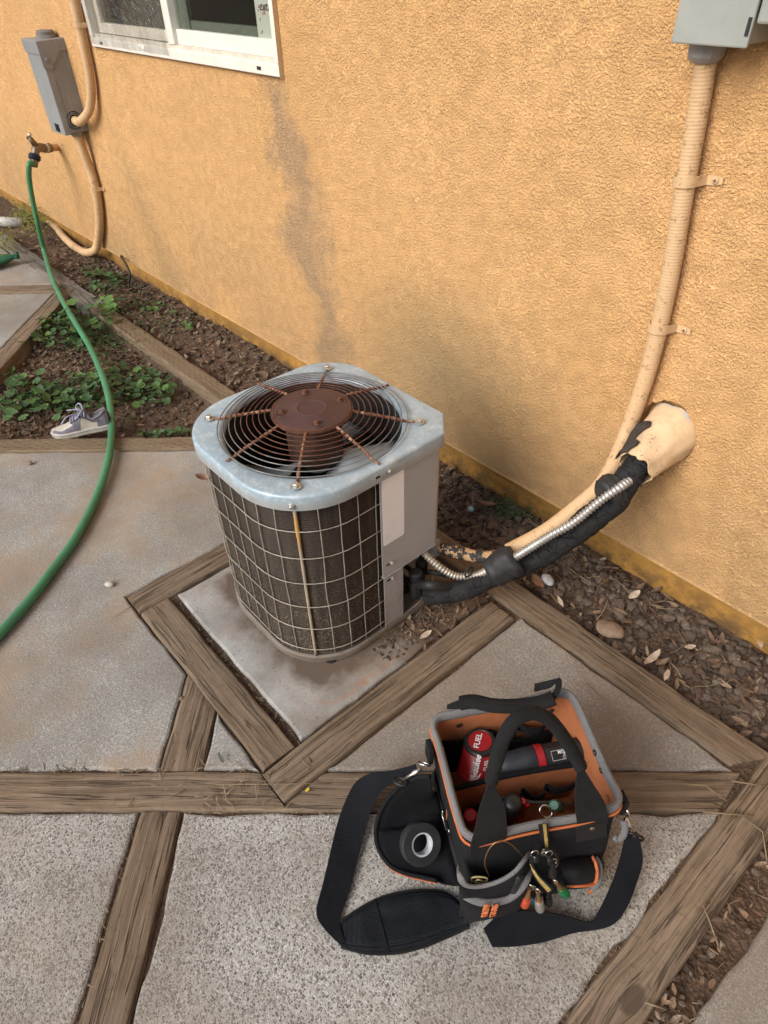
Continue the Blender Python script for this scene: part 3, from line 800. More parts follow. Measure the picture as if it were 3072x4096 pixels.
m.build('caulk_bead', plain('ochre_caulk', (.46, .29, .14), .8), win)
rm = MB()
fbx(rm, WU0 - .3, WU1 + .3, .155, 1.6, .2, 2.6)
rb = rm.build('room', MAT['room'], house)
for p in rb.data.polygons: pass
_bm = bmesh.new(); _bm.from_mesh(rb.data)
bmesh.ops.delete(_bm, geom=[f for f in _bm.faces if abs(f.normal.y) > .9 and f.calc_center_median().y < 1.65], context='FACES')
_bm.to_mesh(rb.data); _bm.free()
m = MB(); fbx(m, WU0 - .02, WU1 + .02, .076, .155, WZ0 - .02, WZ0 + .028); m.build('inner_sill', MAT['sash_green'], win)
cr_ = [[wl(WU0 + .05 + .012 * i, .135 + .012 * math.sin(i * .9) + .004 * math.sin(i * 2.3), z) for i in range(int((um - .03 - WU0 - .05) / .012))] for z in (WZ0 + .04, 1.6, WZ1)]
cur = MB().grid(cr_).build('curtain', MAT['curtain'], smooth=True); tag(cur, 'dark curtain hanging behind the film-covered left window half', 'curtain')
# blank poster seen through the right half
pu0, pu1 = WW(556, 60, -.0245).x, WU1 - .028
ps = MB(); fbx(ps, pu0, pu1, .0245, .0285, 1.262, 1.62)
po = ps.build('poster', MAT['poster']); tag(po, 'white poster with handwritten lettering standing inside the window', 'poster')
def wtext(name, s, size, u, z, v, mat, par, **k):
    return text_mesh(name, s, size, mat, par, frame4(wl(u, v, z), V((1, WS, 0)), V((0, 0, 1)), V((0, -1, 0))), **k)
wtext('lettering', 'extra', .036, WW(574, 14, -.0245).x, WW(574, 14, -.0245).z, .0238, MAT['posterink'], po, shear=.25)
for k in range(9):
    rng2 = random.Random(k); a = MB(); a.lathe(wl(pu0 + .012 + rng2.random() * .05, 0.0244, 1.27 + rng2.random() * .08), (0, -1, 0), [(.004, 0), (.004, .0006)], 8); a.build('printed_dot', MAT['posterpink'], po)
# crumpled clear film stretched over the left half and taped to the frame
fl = []
for j in range(41):
    z = WZ0 + .012 + (WZ1 - WZ0 - .02) * j / 40
    row = []
    for i in range(91):
        u = WU0 + .004 + (um - .02 - WU0) * i / 90
        e = min(1, min(i, 90 - i) / 10, j / 5)
        wv = mn.noise(V((u * 9, z * 9, 0))) * .012 + mn.noise(V((u * 30 + z * 14, z * 26, 3))) * .006
        if i < 12 or j < 5: wv += abs(mn.noise(V((u * 60, z * 40, 8)))) * .006
        row.append(wl(u, -.017 + e * .004 + wv * (.35 + .65 * (1 - .5 * e)) * .8 - .004, z))
    fl.append(row)
fo = MB().grid(fl).build('plastic_film', MAT['film'], smooth=True)
tag(fo, 'crumpled clear plastic film taped over the left window half', 'plastic film')

# ================================================================== AIR CONDITIONER
AX, AY = -1.1665, .763
ac = empty('air_conditioner', (AX, AY, .004))
tag(ac, 'grey outdoor air conditioner with rusty fan guard standing on the concrete pad', 'air conditioner')
def crp(x, y): return (378 + x * .3906, 756 + y * .3906)
def arc(cx, cy, r, a0, a1, n): return [V((cx + r * math.cos(R_(a0 + (a1 - a0) * i / n)), cy + r * math.sin(R_(a0 + (a1 - a0) * i / n)))) for i in range(n + 1)]
def outline(hx, hy, rf, rl, rb, ch, ins=0.0, n=12):
    x0, x1, y0, y1 = AX - hx + ins, AX + hx - ins, AY - hy + ins, AY + hy - ins
    rf, rl, rb = rf - ins, rl - ins, rb - ins
    return (arc(x1 - rf, y0 + rf, rf, 0, -90, n) + arc(x0 + rl, y0 + rl, rl, -90, -180, n) + arc(x0 + rb, y1 - rb, rb, 180, 90, n)
            + [V((x1 - ch, y1)), V((x1, y1 - ch))])
HX, HY = .2555, .2650
def dense(poly, step=.02, closed=True):
    out = []; n = len(poly)
    for i in range(n if closed else n - 1):
        a, b = poly[i], poly[(i + 1) % n]; k = max(1, int((b - a).length / step))
        out += [a.lerp(b, q / k) for q in range(k)]
    if not closed: out.append(poly[-1])
    return out
# cover with rolled opening
oc = dense(outline(HX, HY, .185, .165, .138, .062))
def ring_at(ins, z): 
    return [V((p.x + (AX - p.x) * ins / max(.2, (p - V((AX, AY))).length), p.y + (AY - p.y) * ins / max(.2, (p - V((AX, AY))).length), z)) for p in oc]
def circ(r, z):
    out = []
    for p in oc:
        d = (p - V((AX, AY))).normalized(); out.append(V((AX + d.x * r, AY + d.y * r, z)))
    return out
cap = MB().grid([ring_at(.004, .564), ring_at(0, .5645), ring_at(0, .5975), ring_at(.0012, .6015), ring_at(.004, .6042), ring_at(.008, .605), circ(.237, .606), circ(.229, .605), circ(.2225, .601), circ(.219, .594), circ(.2185, .584)], closed_u=True)
cov = cap.build('top_cover', MAT['cap'], ac, smooth=True, angle=50)
MB().grid([circ(.2180, .590), circ(.2180, .44)], closed_u=True).build('fan_shroud', MAT['dark'], cov, smooth=True)
# coil wrapped round three sides
def path(ins, y_start=.80, x_end=-1.0):
    o = outline(HX - .010, HY - .010, .180, .160, .133, .06, ins)
    x1 = AX + HX - .010 - ins; y1 = AY + HY - .010 - ins
    return [V((x1, y_start))] + o[:-2] + [V((x_end, y1))]
cp = dense(path(.010), .012, False)
rows = []
nz = 150
for i in range(nz + 1):
    z = .034 + (.575 - .034) * i / nz
    o_ = (.0028 if i % 2 else 0)
    row = []
    for k, p in enumerate(cp):
        t = (cp[min(k + 1, len(cp) - 1)] - cp[max(k - 1, 0)]).normalized(); nr = V((-t.y, t.x))
        dd = o_ + mn.noise(V((p.x * 14, p.y * 14, z * 20))) * .0015
        row.append(V((p.x + nr.x * dd, p.y + nr.y * dd, z)))
    rows.append(row)
MB().grid(rows).build('condenser_coil', MAT['coil'], ac)
# wire grille: every wire its own piece
gr = empty('wire_grille', (AX, AY, .03)); gr.parent = ac; gr.matrix_parent_inverse = ac.matrix_world.inverted()
wp = dense(path(.001, .768), .012, False)
for z in (.060, .146, .232, .318, .404, .490):
    MB().tube([V((p.x, p.y, z + mn.noise(V((p.x * 5, p.y * 5, z))) * .002)) for p in wp], .00125, 6).build('grille_wire', MAT['wire'], gr, smooth=True)
Ls = [0.0]
for a, b in zip(wp, wp[1:]): Ls.append(Ls[-1] + (b - a).length)
def at_len(s):
    for i in range(len(wp) - 1):
        if Ls[i + 1] >= s: return wp[i].lerp(wp[i + 1], (s - Ls[i]) / max(1e-6, Ls[i + 1] - Ls[i])), (wp[i + 1] - wp[i]).normalized()
    return wp[-1], (wp[-1] - wp[-2]).normalized()
mid_corner = .768 - (AY - HY + .011 + .179) + .179 * math.pi / 4
s = mid_corner % .0515
while s < Ls[-1]:
    if abs(s - mid_corner) > .02 and s > .012:
        p, t = at_len(s); nr = V((t.y, -t.x)) * -.0028
        bow = [V((p.x - nr.x * 0 + nr.x * -1, p.y + nr.y * -1, .036 + .535 * i / 12)) + V((t.x, t.y, 0)) * mn.noise(V((s * 9, i * .4, 0))) * .004 for i in range(13)]
        MB().tube(bow, .00125, 6).build('grille_wire', MAT['wire'], gr, smooth=True)
    s += .0515
p, t = at_len(mid_corner); nr = V((-t.y, t.x)) * -.004
MB().tube([V((p.x + nr.x, p.y + nr.y, .03 + .54 * i / 20)) for i in range(21)], [.0042 + (.004 if 16 < i < 20 else 0) * abs(mn.noise(V((i * .9, 0, 0)))) for i in range(21)], 8).build('corner_rod', MAT['rod'], gr, smooth=True)
# base pan
bo = dense(outline(HX - .009, HY - .009, .182, .162, .135, .062))
def bring(ins, z): return [V((p.x + (AX - p.x) * ins / .25, p.y + (AY - p.y) * ins / .25, z)) for p in bo]
bp = MB().grid([bring(.004, .0046), bring(0, .006), bring(-.001, .027), bring(.002, .030), bring(.007, .030), bring(.009, .026), bring(.06, .025)], closed_u=True)
bp.build('base_pan', MAT['acbody'], ac, smooth=True, angle=50)
for q in ((-.96, .60), (-1.36, .58), (-1.37, .96), (-.97, .80)):
    MB().cyl((q[0], q[1], .0042), (q[0], q[1], .012), .02, 10).build('foot', MAT['rubber'], ac)
# corner panels by the service valves
XR = AX + HX - .008; YT = AY + HY - .008
def plate(pts2, z0, z1, th=.0022):
    m = MB()
    L = [V((p[0], p[1], z0)) for p in pts2]; U = [V((p[0], p[1], z1)) for p in pts2]
    return m.ribbon(L, U, th)
pan = plate([(XR, .762), (XR, .952), (XR - .008, .962), (XR - .052, YT - .008), (XR - .062, YT), (XR - .12, YT)], .238, .572).build('control_panel', MAT['acbody'], ac, bevel=.0008)
MB().add([(XR + .003, .762, .2365), (XR + .003, .955, .2365), (XR - .058, YT, .2365), (XR - .12, YT, .2365), (XR - .12, .762, .2365)], [(4, 3, 2, 1, 0)]).build('panel_bottom', MAT['acbody'], pan)
plate([(XR - .003, .768), (XR - .003, .836), (XR - .09, .840), (XR - .11, 1.0)], .012, .2362).build('corner_post', MAT['acbody'], ac, bevel=.0008)
st_ = MB()
sy0, sy1, sz0, sz1, sr = .768, .838, .350, .571, .006
pts = []
for (cy_, cz_, a0) in ((sy1 - sr, sz1 - sr, 0), (sy0 + sr, sz1 - sr, 90), (sy0 + sr, sz0 + sr, 180), (sy1 - sr, sz0 + sr, 270)):
    for k in range(5):
        a = R_(a0 + 90 * k / 4); pts.append((cy_ + sr * math.cos(a), cz_ + sr * math.sin(a)))
n_ = len(pts)
st_.add([(XR + .0013, a, b) for a, b in pts] + [(XR + .0019, a, b) for a, b in pts], [tuple(range(n_, 2 * n_))] + [(i, (i + 1) % n_, n_ + (i + 1) % n_, n_ + i) for i in range(n_)])
lab = st_.build('rating_label', MAT['sticker'], pan); lab['label'] = 'blank white rating label'
MB().lathe((XR + .0021, .783, .375), (1, 0, 0), [(.006, 0), (.006, .0002), (.0052, .0002), (.0052, 0)], 20, True).build('printed_mark', plain('faint_grey_print', (.60, .60, .63), .6), lab)
def screw(c, ax, r=.0065, par=ac, mat='zinc', wash=True):
    m = MB(); c = V(c); ax = V(ax).normalized()
    if wash: m.lathe(c, ax, [(r * 1.5, -.001), (r * 1.5, .0008), (r * 1.2, .0016)], 16)
    m.lathe(c + ax * .0012, ax, [(r * .95, 0), (r * .95, r * .75), (r * .75, r * .95), (0, r * .95)], 6)
    return m.build('screw', MAT[mat], par)
screw((XR + .0105, .785, .585), (1, 0, 0), .0052, cov); screw((XR + .002, .793, .276), (1, 0, 0), .0052, pan); screw((XR + .000, .795, .216), (1, 0, 0), .0052)
for (y, z, par) in ((.752, .583, cov), (.781, .277, pan), (.783, .217, ac)):
    MB().tube([(XR + (.0087 if z > .5 else .0012), y - .006, z), (XR + (.0087 if z > .5 else .0012), y + .006, z)], .0032, 8, squash=(1, .2)).build('slot', MAT['dark'], par)
fc = V((AX + HX - .185 + .185 * math.cos(R_(-45)), AY - HY + .185 + .185 * math.sin(R_(-45)), .578))
screw(fc, (1, -1, 0), .006, cov)
# fan guard
gd = empty('fan_guard', (AX, AY, .61)); gd.parent = ac; gd.matrix_parent_inverse = ac.matrix_world.inverted()
def gz(r): return .6125 + .030 * (1 - (max(r, .09) - .09) / .145) ** .8 if r < .235 else .6125
NR = 10
for i in range(NR):
    r = .100 + (.2335 - .100) * i / (NR - 1)
    MB().tube([(AX + r * math.cos(2 * math.pi * k / 72), AY + r * math.sin(2 * math.pi * k / 72), gz(r)) for k in range(72)], .00145, 6, closed=True).build('guard_ring', MAT['guard'], gd, smooth=True)
for r, dz in ((.095, .0), (.097, -.006)):
    MB().tube([(AX + r * math.cos(2 * math.pi * k / 72), AY + r * math.sin(2 * math.pi * k / 72), gz(r) + dz) for k in range(72)], .0028, 6, closed=True).build('guard_ring', MAT['guard'], gd, smooth=True)
for k in range(8):
    a = R_(45 * k)
    ce, se = math.cos(a), math.sin(a)
    re = .252 if k % 2 else .248
    pts = [(.094 + (re - .094) * i / 26) for i in range(27)]
    P_ = [V((AX + r * ce, AY + r * se, (gz(r) - .0035 if r < .236 else .6105))) for r in pts]
    rr = [(.0030 + (.0020 if i % 2 else 0) * (1 if r < .225 else 0)) for i, r in enumerate(pts)]
    sp = MB().tube(P_, rr, 7).build('guard_spoke', MAT['spoke'], gd, smooth=True)
    if k % 2:
        c = V((AX + .262 * ce, AY + .262 * se, .607))
        MB().tube([c + V((0, 0, .003)) + V((math.cos(a + math.pi + 2 * math.pi * q / 14) * .009, math.sin(a + math.pi + 2 * math.pi * q / 14) * .009, 0)) for q in range(14)], .0022, 6, closed=True).build('hook', MAT['zinc'], sp, smooth=True)
        screw(c + V((0, 0, .0035)), (0, 0, 1), .0085, gd)
# motor plate and motor
dc = MB().lathe((AX, AY, .6455), (0, 0, 1), [(0, .0), (.024, .0), (.033, .0004), (.036, .0022), (.039, .0004), (.088, -.001), (.0945, -.0025), (.0965, -.006), (.0965, -.009), (.09, -.009)], 64)
plt = dc.build('motor_plate', MAT['rustplate'], gd, smooth=True, angle=60)
for c in ((718, 238), (918, 280), (585, 348), (783, 403)):
    g = G(*crp(*c), .645); dv = V((g.x - AX, g.y - AY)); dv = dv.normalized() * .0735
    b = V((AX + dv.x, AY + dv.y, .6445))
    MB().lathe(b, (0, 0, 1), [(.0175, .0002), (.015, .0012), (.0125, .0004), (.0, .0004)], 20).build('dimple', MAT['rustplate'], plt, smooth=True)
    m = MB(); m.lathe(b, (0, 0, 1), [(.0085, .0), (.0085, .003), (.006, .004), (.006, .009), (.0045, .010), (0, .010)], 8)
    m.build('bolt', MAT['rust'], plt)
MB().lathe((AX, AY, 0), (0, 0, 1), [(0, .636), (.066, .636), (.070, .630), (.070, .515), (.066, .508), (.03, .500), (.012, .498), (.012, .47), (0, .47)], 40).build('fan_motor', MAT['motor'], ac, smooth=True, angle=50)
fan = MB().lathe((AX, AY, .480), (0, 0, 1), [(0, 0), (.045, 0), (.045, .022), (0, .022)], 24).build('fan_hub', MAT['blade'], ac)
for k in range(3):
    a0 = R_(20 + 120 * k); rows = []
    for i in range(9):
        r = .04 + .165 * i / 8; row = []
        for j in range(9):
            a = a0 + R_(-34 + 68 * j / 8) * (.75 + .35 * i / 8); row.append(V((AX + r * math.cos(a), AY + r * math.sin(a), .492 + (j / 8 - .5) * .06 + .01 * math.sin(j / 8 * math.pi))))
        rows.append(row)
    b = MB().grid(rows).build('fan_blade', MAT['blade'], fan, smooth=True)
    md = b.modifiers.new('th', 'SOLIDIFY'); md.thickness = .003
# dark floor of the fan well and inner coil faces are the coil itself; compressor top
MB().lathe((AX - .03, AY + .02, .03), (0, 0, 1), [(.085, 0), (.085, .20), (.06, .24), (.02, .25), (0, .25)], 24).build('compressor', MAT['dark'], ac, smooth=True)
# service valves in the recess
def vpt(x, y, X=-.945): return WX(x, y, X)
for (cx_, cy_, X, s) in ((898, 1244, -.93, 1.0), (908, 1221, -.955, .72)):
    a = vpt(cx_, cy_, X); m = MB()
    m.lathe(a + V((0, 0, .006)), (0, 0, 1), [(0, .012), (.016 * s, .012), (.020 * s, .008), (.020 * s, -.012), (.015 * s, -.016), (.012 * s, -.03)], 12)
    m.lathe(a + V((0, 0, -.052)), (0, 0, 1), [(.0, -.03), (.017 * s, -.03), (.020 * s, -.02), (.020 * s, .022), (.015 * s, .034), (0, .034)], 8)
    m.cyl(a + V((-.06, 0, -.05)), a + V((0, 0, -.05)), .011 * s, 10)
    m.build('service_valve', MAT['rubber'], ac, smooth=True, angle=40)
# bent bracket at the foot
MB().ribbon([(XR - .002, .842, .012), (XR - .002, .90, .022), (XR - .02, .965, .03)], [(XR - .002, .842, .030), (XR - .002, .90, .040), (XR - .02, .965, .048)], .003).build('bracket', MAT['acbody'], ac)

# ================================================================== PIPES AND CONDUITS
def ribbed(pts, r, pitch, amp, n=14, sharp=False, step=None):
    P = resample(catmull(pts, 14), step or pitch / 4)
    q = 4
    rr = []
    for i in range(len(P)):
        ph = (i % q) / q
        rr.append(r + amp * (math.sin(2 * math.pi * ph)))
    return MB().tube(P, rr, n)
# --- refrigerant line, insulated, from the valves to the wall sleeve
def lump(pts, r0, r1, amp, n=22, step=.006, sc_=18):
    P = resample(catmull(pts, 14), step); m = len(P); mb = MB().tube(P, [(r0 + (r1 - r0) * min(1, i / (m - 1) * 1.5)) * (1 - .28 * max(0, i / (m - 1) - .72) / .28) for i in range(m)], n)
    for i in range(m):
        for k in range(n):
            v = mb.v[i * n + k]; d = v - P[i]
            f = 1 + amp * mn.noise(v * sc_) + amp * .6 * mn.noise(v * sc_ * 3.1) - amp * .9 * max(0, .12 - abs(mn.noise(v * sc_ * .8 + V((7, 0, 0))))) * 8
            mb.v[i * n + k] = P[i] + d * f
    return mb
ls = empty('refrigerant_line', (-.76, 1.07, 0.0)); tag(ls, 'cracked black insulated refrigerant line running from the air conditioner to the wall', 'insulated pipe')
INS = [WY(923, 1288, .905), WY(960, 1284, .93), WY(1008, 1272, .975), WY(1070, 1243, 1.045), WY(1132, 1218, 1.105), WY(1209, 1172, 1.175), WY(1284, 1116, 1.25), WY(1328, 1076, 1.295), V((-.606, 1.352, .466)), wl(CU, -.02, CZ)]
lump(INS, .027, .038, .12).build('insulation', MAT['foam'], ls, smooth=True)
vp = vpt(900, 1262, -.93)
MB().tube(catmull([vp, WY(930, 1264, .885), WY(975, 1267, .945), WY(1010, 1262, .985)], 8), .0135, 12).build('suction_pipe', MAT['rubber'], ls, smooth=True)
MB().tube(catmull([vpt(908, 1234, -.955), WY(945, 1238, .95), WY(990, 1246, 1.0), WY(1030, 1245, 1.02)], 8), .008, 10).build('liquid_pipe', MAT['rubber'], ls, smooth=True)
# torn end of the insulation by the sleeve
e0 = INS[-2]
tr = MB()
for k in range(12):
    r2 = random.Random(k + 40); c = INS[-1].lerp(INS[-2], r2.random() * 1.3) + V((r2.uniform(-.01, .035), r2.uniform(-.03, .0), r2.uniform(-.045, -.015)))
    rows = [[c + V((r2.uniform(-.012, .012) + .012 * i, r2.uniform(-.006, .006), .012 * j + r2.uniform(-.006, .006))) for i in range(3)] for j in range(3)]
    tr.grid(rows)
to_ = tr.build('torn_foam', MAT['foam'], ls); md = to_.modifiers.new('th', 'SOLIDIFY'); md.thickness = .004
# --- flexible metal conduit
fx = empty('flexible_conduit', (-.80, .99, 0)); tag(fx, 'thin silver ribbed flexible metal conduit taped along the black insulated line', 'conduit')
F1 = [WY(905, 1180, .93), WY(920, 1199, .925), WY(950, 1225, .94), WY(982, 1243, .965), WY(1011, 1245, .99), WY(1039, 1239, 1.012), WY(1071, 1222, 1.03), WY(1092, 1212, 1.045)]
F2 = [WY(1092, 1212, 1.045), WY(1113, 1203, 1.062), WY(1188, 1157, 1.12), WY(1238, 1129, 1.165), WY(1295, 1083, 1.225), WY(1343, 1050, 1.28), WY(1384, 1022, 1.36)]
ribbed(F1, .0100, .0095, .0020, 12).build('near_section', MAT['flex_dirty'], fx, smooth=True)
ribbed(F2, .0108, .0098, .0022, 12).build('far_section', MAT['flex'], fx, smooth=True)
# --- liquid-tight conduit from the panel to the box on the wall
cd = empty('tan_conduit', (-.70, 1.45, .75)); tag(cd, 'tan painted ribbed conduit rising up the wall to the pale grey box', 'conduit')
C0 = WY(950, 1183, 1.0)
C1 = [C0, WY(985, 1192, 1.012), WY(1030, 1201, 1.038), WY(1072, 1203, 1.062), WY(1105, 1187, 1.10)]
C2 = [WY(1098, 1190, 1.09), WY(1180, 1146, 1.17), WY(1250, 1092, 1.25), WY(1296, 1050, 1.31), WY(1326, 1000, 1.37), WW(1352, 938, .045), WW(1376, 872, .030), WW(1400, 800, .026), WW(1424, 706, .026), WW(1450, 580, .026), WW(1482, 390, .026), WW(1508, 240, .026), WW(1528, 112, .030)]
ribbed(C1, .0185, .0062, .0008, 16).build('flaking_section', MAT['tan_flake'], cd, smooth=True)
ribbed(C2, .0205, .0068, .00042, 18).build('painted_section', MAT['tan_paint'], cd, smooth=True)
MB().lathe(C0 + V((-.012, -.012, 0)), (C1[1] - C0).normalized(), [(.018, -.01), (.026, -.008), (.0275, .0), (.0275, .010), (.024, .014), (.021, .014), (.020, .02)], 20).build('fitting', MAT['greyplastic'], cd, smooth=True, angle=40)
# --- tape wraps
def band(path_, rx, ry, name, label, mat='tape', n=28, up=None):
    P = catmull(path_, 8); m = MB().tube(P, 1.0, n, squash=(rx, ry), up=up)
    for i, v in enumerate(m.v):
        c = P[min(i // n, len(P) - 1)]; d = v - c
        m.v[i] = c + d * (1 + .16 * mn.noise(v * 18) + .12 * mn.noise(v * 55) + .09 * (((i // n) % 5) / 5 - .5) - .10 * abs(2 * (i // n) / max(1, len(P) - 1) - 1) ** 3)
    return m.build(name, MAT[mat], smooth=True)
w1 = band([WY(1064, 1238, 1.022), WY(1087, 1224, 1.042), WY(1116, 1207, 1.070)], .046, .041, 'tape_wrap', '', up=(0, 0, 1))
tag(w1, 'wide black tape wrap binding the pipes just right of the air conditioner', 'tape')
w2 = band([WY(1304, 1074, 1.265), WY(1318, 1064, 1.285), WY(1331, 1056, 1.305)], .047, .045, 'tape_wrap', '', up=(0, 0, 1))
tag(w2, 'narrow black tape wrap binding the conduits below the pipe sleeve', 'tape')
tw = MB().tube([WY(1013, 1236, .982) + V((0, 0, .012)) * math.cos(q * math.pi / 6) * 1.3 + V((.0, -.012, 0)) * math.sin(q * math.pi / 6) * 1.3 for q in range(12)], .0025, 6, closed=True)
tw.tube([WY(1013, 1238, .978), WY(1012, 1229, .975), WY(1014, 1222, .975)], .002, 5)
tag(tw.build('cable_tie', MAT['rubber'], smooth=True), 'small black cable tie holding the flexible conduit to the insulation', 'cable tie')
# --- sleeve in the wall
S0, S1 = wl(CU, .03, CZ + .005), V((-.606, 1.352, .468))
ax_ = (S1 - S0); Ls_ = ax_.length; ax_.normalize()
sv = MB(); uu = ax_.orthogonal().normalized()
rows = []
for i in range(13):
    f = i / 12; r = .0785 + (.0485 - .0785) * f ** .85
    u0 = V((1, 0, 0)); u0 = (u0 - ax_ * u0.dot(ax_)).normalized(); b0 = ax_.cross(u0)
    rows.append([S0 + ax_ * Ls_ * f + (u0 * math.cos(a) + b0 * math.sin(a)) * r * (1 + .11 * mn.noise(V((f * 2.2, math.cos(a) * 1.3, math.sin(a) * 1.3 + 4))) + .05 * mn.noise(V((f * 5, math.cos(a) * 3, math.sin(a) * 3))) + .02 * mn.noise(V((f * 14, math.cos(a) * 9, math.sin(a) * 9)))) + ax_ * (mn.noise(V((math.cos(a) * 2, math.sin(a) * 2, 3))) * .016 if i == 12 else 0) for a in [2 * math.pi * k / 40 for k in range(40)]])
inner = [S0 + ax_ * Ls_ * .7 + (p - (S0 + ax_ * Ls_)) * .9 for p in rows[-1]]
rows.append([p + (S0 + ax_ * Ls_ - p) * .07 for p in rows[-1]]); rows.append(inner)
sv.grid(rows, closed_u=True)
slv = sv.build('pipe_sleeve', MAT['cone'], smooth=True, angle=50); tag(slv, 'cream painted cone sleeve where pipes enter the wall, paint flaking', 'pipe sleeve')
# flap of black foam peeling over the sleeve's left side
pf = []
for i in range(9):
    row = []
    for k in range(9):
        f = .40 + .62 * i / 8; a = R_(178 - (80 - 46 * abs(mn.noise(V((i * .45, 3.3, 0)))) * 2) * k / 8)
        u0 = V((1, 0, 0)); u0 = (u0 - ax_ * u0.dot(ax_)).normalized(); b0 = ax_.cross(u0)
        r = (.0785 - .030 * f ** .85) * (1 + .11 * mn.noise(V((f * 2.2, math.cos(a) * 1.3, math.sin(a) * 1.3 + 4)))) + .0045 + .002 * mn.noise(V((i * .7, k * .7, 1)))
        row.append(S0 + ax_ * Ls_ * f + (u0 * math.cos(a) + b0 * math.sin(a)) * r)
    pf.append(row)
foam = MB().grid(pf).build('foam_flap', plain('brown_black_foam', (.045, .036, .030), .95, var=.3, scale=60, bump=.6), slv, smooth=True)
md = foam.modifiers.new('th', 'SOLIDIFY'); md.thickness = .004

# --- straps
def strap(c3, dirv, r, off, side, label, tabl=.034):
    # one-hole strap over a conduit that lies along dirv on the wall
    t = V(dirv).normalized(); sidev = t.cross(WN).normalized()
    if sidev.x < 0: sidev = -sidev
    sidev *= side
    cn = V(c3); wd = .020
    prof = []
    for k in range(13):
        a = R_(200 - 200 * k / 12 + 0); prof.append(cn + sidev * math.cos(a) * (r + .003) - WN * math.sin(a) * (r + .003))
    base = cn + WN * off * .85
    prof.append(base + sidev * (r + .012)); prof.append(base + sidev * (r + .012 + tabl * .5)); prof.append(base + sidev * (r + .012 + tabl))
    m = MB().ribbon([p - t * wd / 2 * (1 if i < 13 else (.95 if i < 15 else .6)) for i, p in enumerate(prof)], [p + t * wd / 2 * (1 if i < 13 else (.95 if i < 15 else .6)) for i, p in enumerate(prof)], .0025)
    o = m.build('pipe_strap', MAT['tan_paint'], smooth=True, angle=40); tag(o, label, 'pipe strap', 'tan straps holding conduits')
    sc_ = MB().lathe(base + sidev * (r + .012 + tabl * .55) - WN * .001, -WN, [(.0075, 0), (.0072, .0022), (.005, .0034), (0, .0036)], 14).build('screw', MAT['tan_paint'], o, smooth=True)
    m = MB(); bc = base + sidev * (r + .012 + tabl * .55) - WN * .0047
    m.box(bc, (.008, .0006, .0016)); m.box(bc, (.0016, .0008, .008)); m.build('cross_slot', MAT['dark'], sc_)
    return o
strap(WW(1482, 390, .026), WW(1508, 240, .026) - WW(1450, 580, .026), .0215, .026, 1, 'upper tan strap on the conduit below the pale grey box')
strap(WW(1424, 706, .026), WW(1450, 580, .026) - WW(1400, 800, .026), .0215, .026, 1, 'lower tan strap on the conduit above the pipe sleeve')

# --- pale grey disconnect box, upper right
rb_ = empty('disconnect_box', WW(1530, 60)); tag(rb_, 'pale grey metal electrical box on the wall at upper right', 'electrical box')
a_, b_ = WY(1458, 80, 1.378), WY(1612, 106, 1.380)
x0b, x1b, zb = a_.x, b_.x, (a_.z + b_.z) / 2
MB().box2((x0b, 1.382, zb), (x1b, 1.390 + .09, 1.75)).build('body', MAT['lightbox'], rb_, bevel=.004)
cv = MB().box2((x0b - .003, 1.372, zb - .004), (x1b + .003, 1.381, 1.752)).build('cover', MAT['lightbox'], rb_, bevel=.003)
MB().box2((x1b + .006, 1.374, zb + .03), (x1b + .10, 1.476, 1.75)).build('side_cabinet', MAT['lightbox'], rb_, bevel=.005)
sl0, sl1 = WY(1619, 37, 1.371), WY(1611, 78, 1.371)
MB().box2((sl1.x - .003, 1.3700, sl1.z), (sl1.x + .003, 1.3718, sl0.z)).build('slot', MAT['dark'], cv)
cc_ = C2[-1]; fz = zb
MB().lathe((cc_.x, cc_.y - .004, fz - .002), (0, 0, -1), [(.022, -.01), (.034, -.002), (.034, .004), (.033, .026), (.028, .032), (.023, .036), (.0215, .036)], 12).build('conduit_nut', MAT['greyplastic'], rb_)

# --- tall grey meter box, upper left
lb = empty('meter_box', (-4.13, 1.42, .775)); tag(lb, 'tall dark grey weathered metal box on the wall left of the window', 'electrical box')
bx0, bx1, by0, by1, bz0, bz1 = -4.225, -4.03, 1.304, wall_y(-4.1) + .01, .776, 1.176
MB().box2((bx0, by0 + .025, bz0), (bx1, by1, bz1 - .004)).build('body', MAT['greybox'], lb, bevel=.004)
MB().add([(bx0 - .003, by0, bz0 - .006), (bx1 + .003, by0, bz0 - .006), (bx1 + .003, by0 + .03, bz0 - .004), (bx0 - .003, by0 + .03, bz0 - .004),
          (bx0 - .003, by0 - .004, bz1 - .050), (bx1 + .003, by0 - .004, bz1 - .050), (bx1 + .003, by0 + .03, bz1 - .050), (bx0 - .003, by0 + .03, bz1 - .050)],
         [(0, 1, 5, 4), (1, 2, 6, 5), (3, 0, 4, 7), (4, 5, 6, 7), (3, 2, 1, 0)]).build('cover', MAT['greybox'], lb, bevel=.003)
hd = MB(); hx0, hx1 = bx0 - .006, bx1 + .006
hd.add([(hx0, by0 - .010, bz1 - .055), (hx1, by0 - .010, bz1 - .055), (hx1, by1 - .006, bz1 - .045), (hx0, by1 - .006, bz1 - .045),
        (hx0, by0 - .012, bz1), (hx1, by0 - .012, bz1), (hx1, by1 - .006, bz1 + .004), (hx0, by1 - .006, bz1 + .004)],
       [(0, 1, 5, 4), (1, 2, 6, 5), (3, 0, 4, 7), (4, 5, 6, 7), (2, 3, 7, 6)])
hd.build('hood', MAT['greybox'], lb, bevel=.003)
ear = MB(); ex = bx1 + .0062
ep = [(by0 - .010, bz1 - .05), (by0 + .10, bz1 - .04), (by0 + .085, bz1 - .05), (by0 + .060, bz1 - .085), (by0 + .040, bz1 - .095), (by0 + .038, bz1 - .115), (by0 - .008, bz1 - .112)]
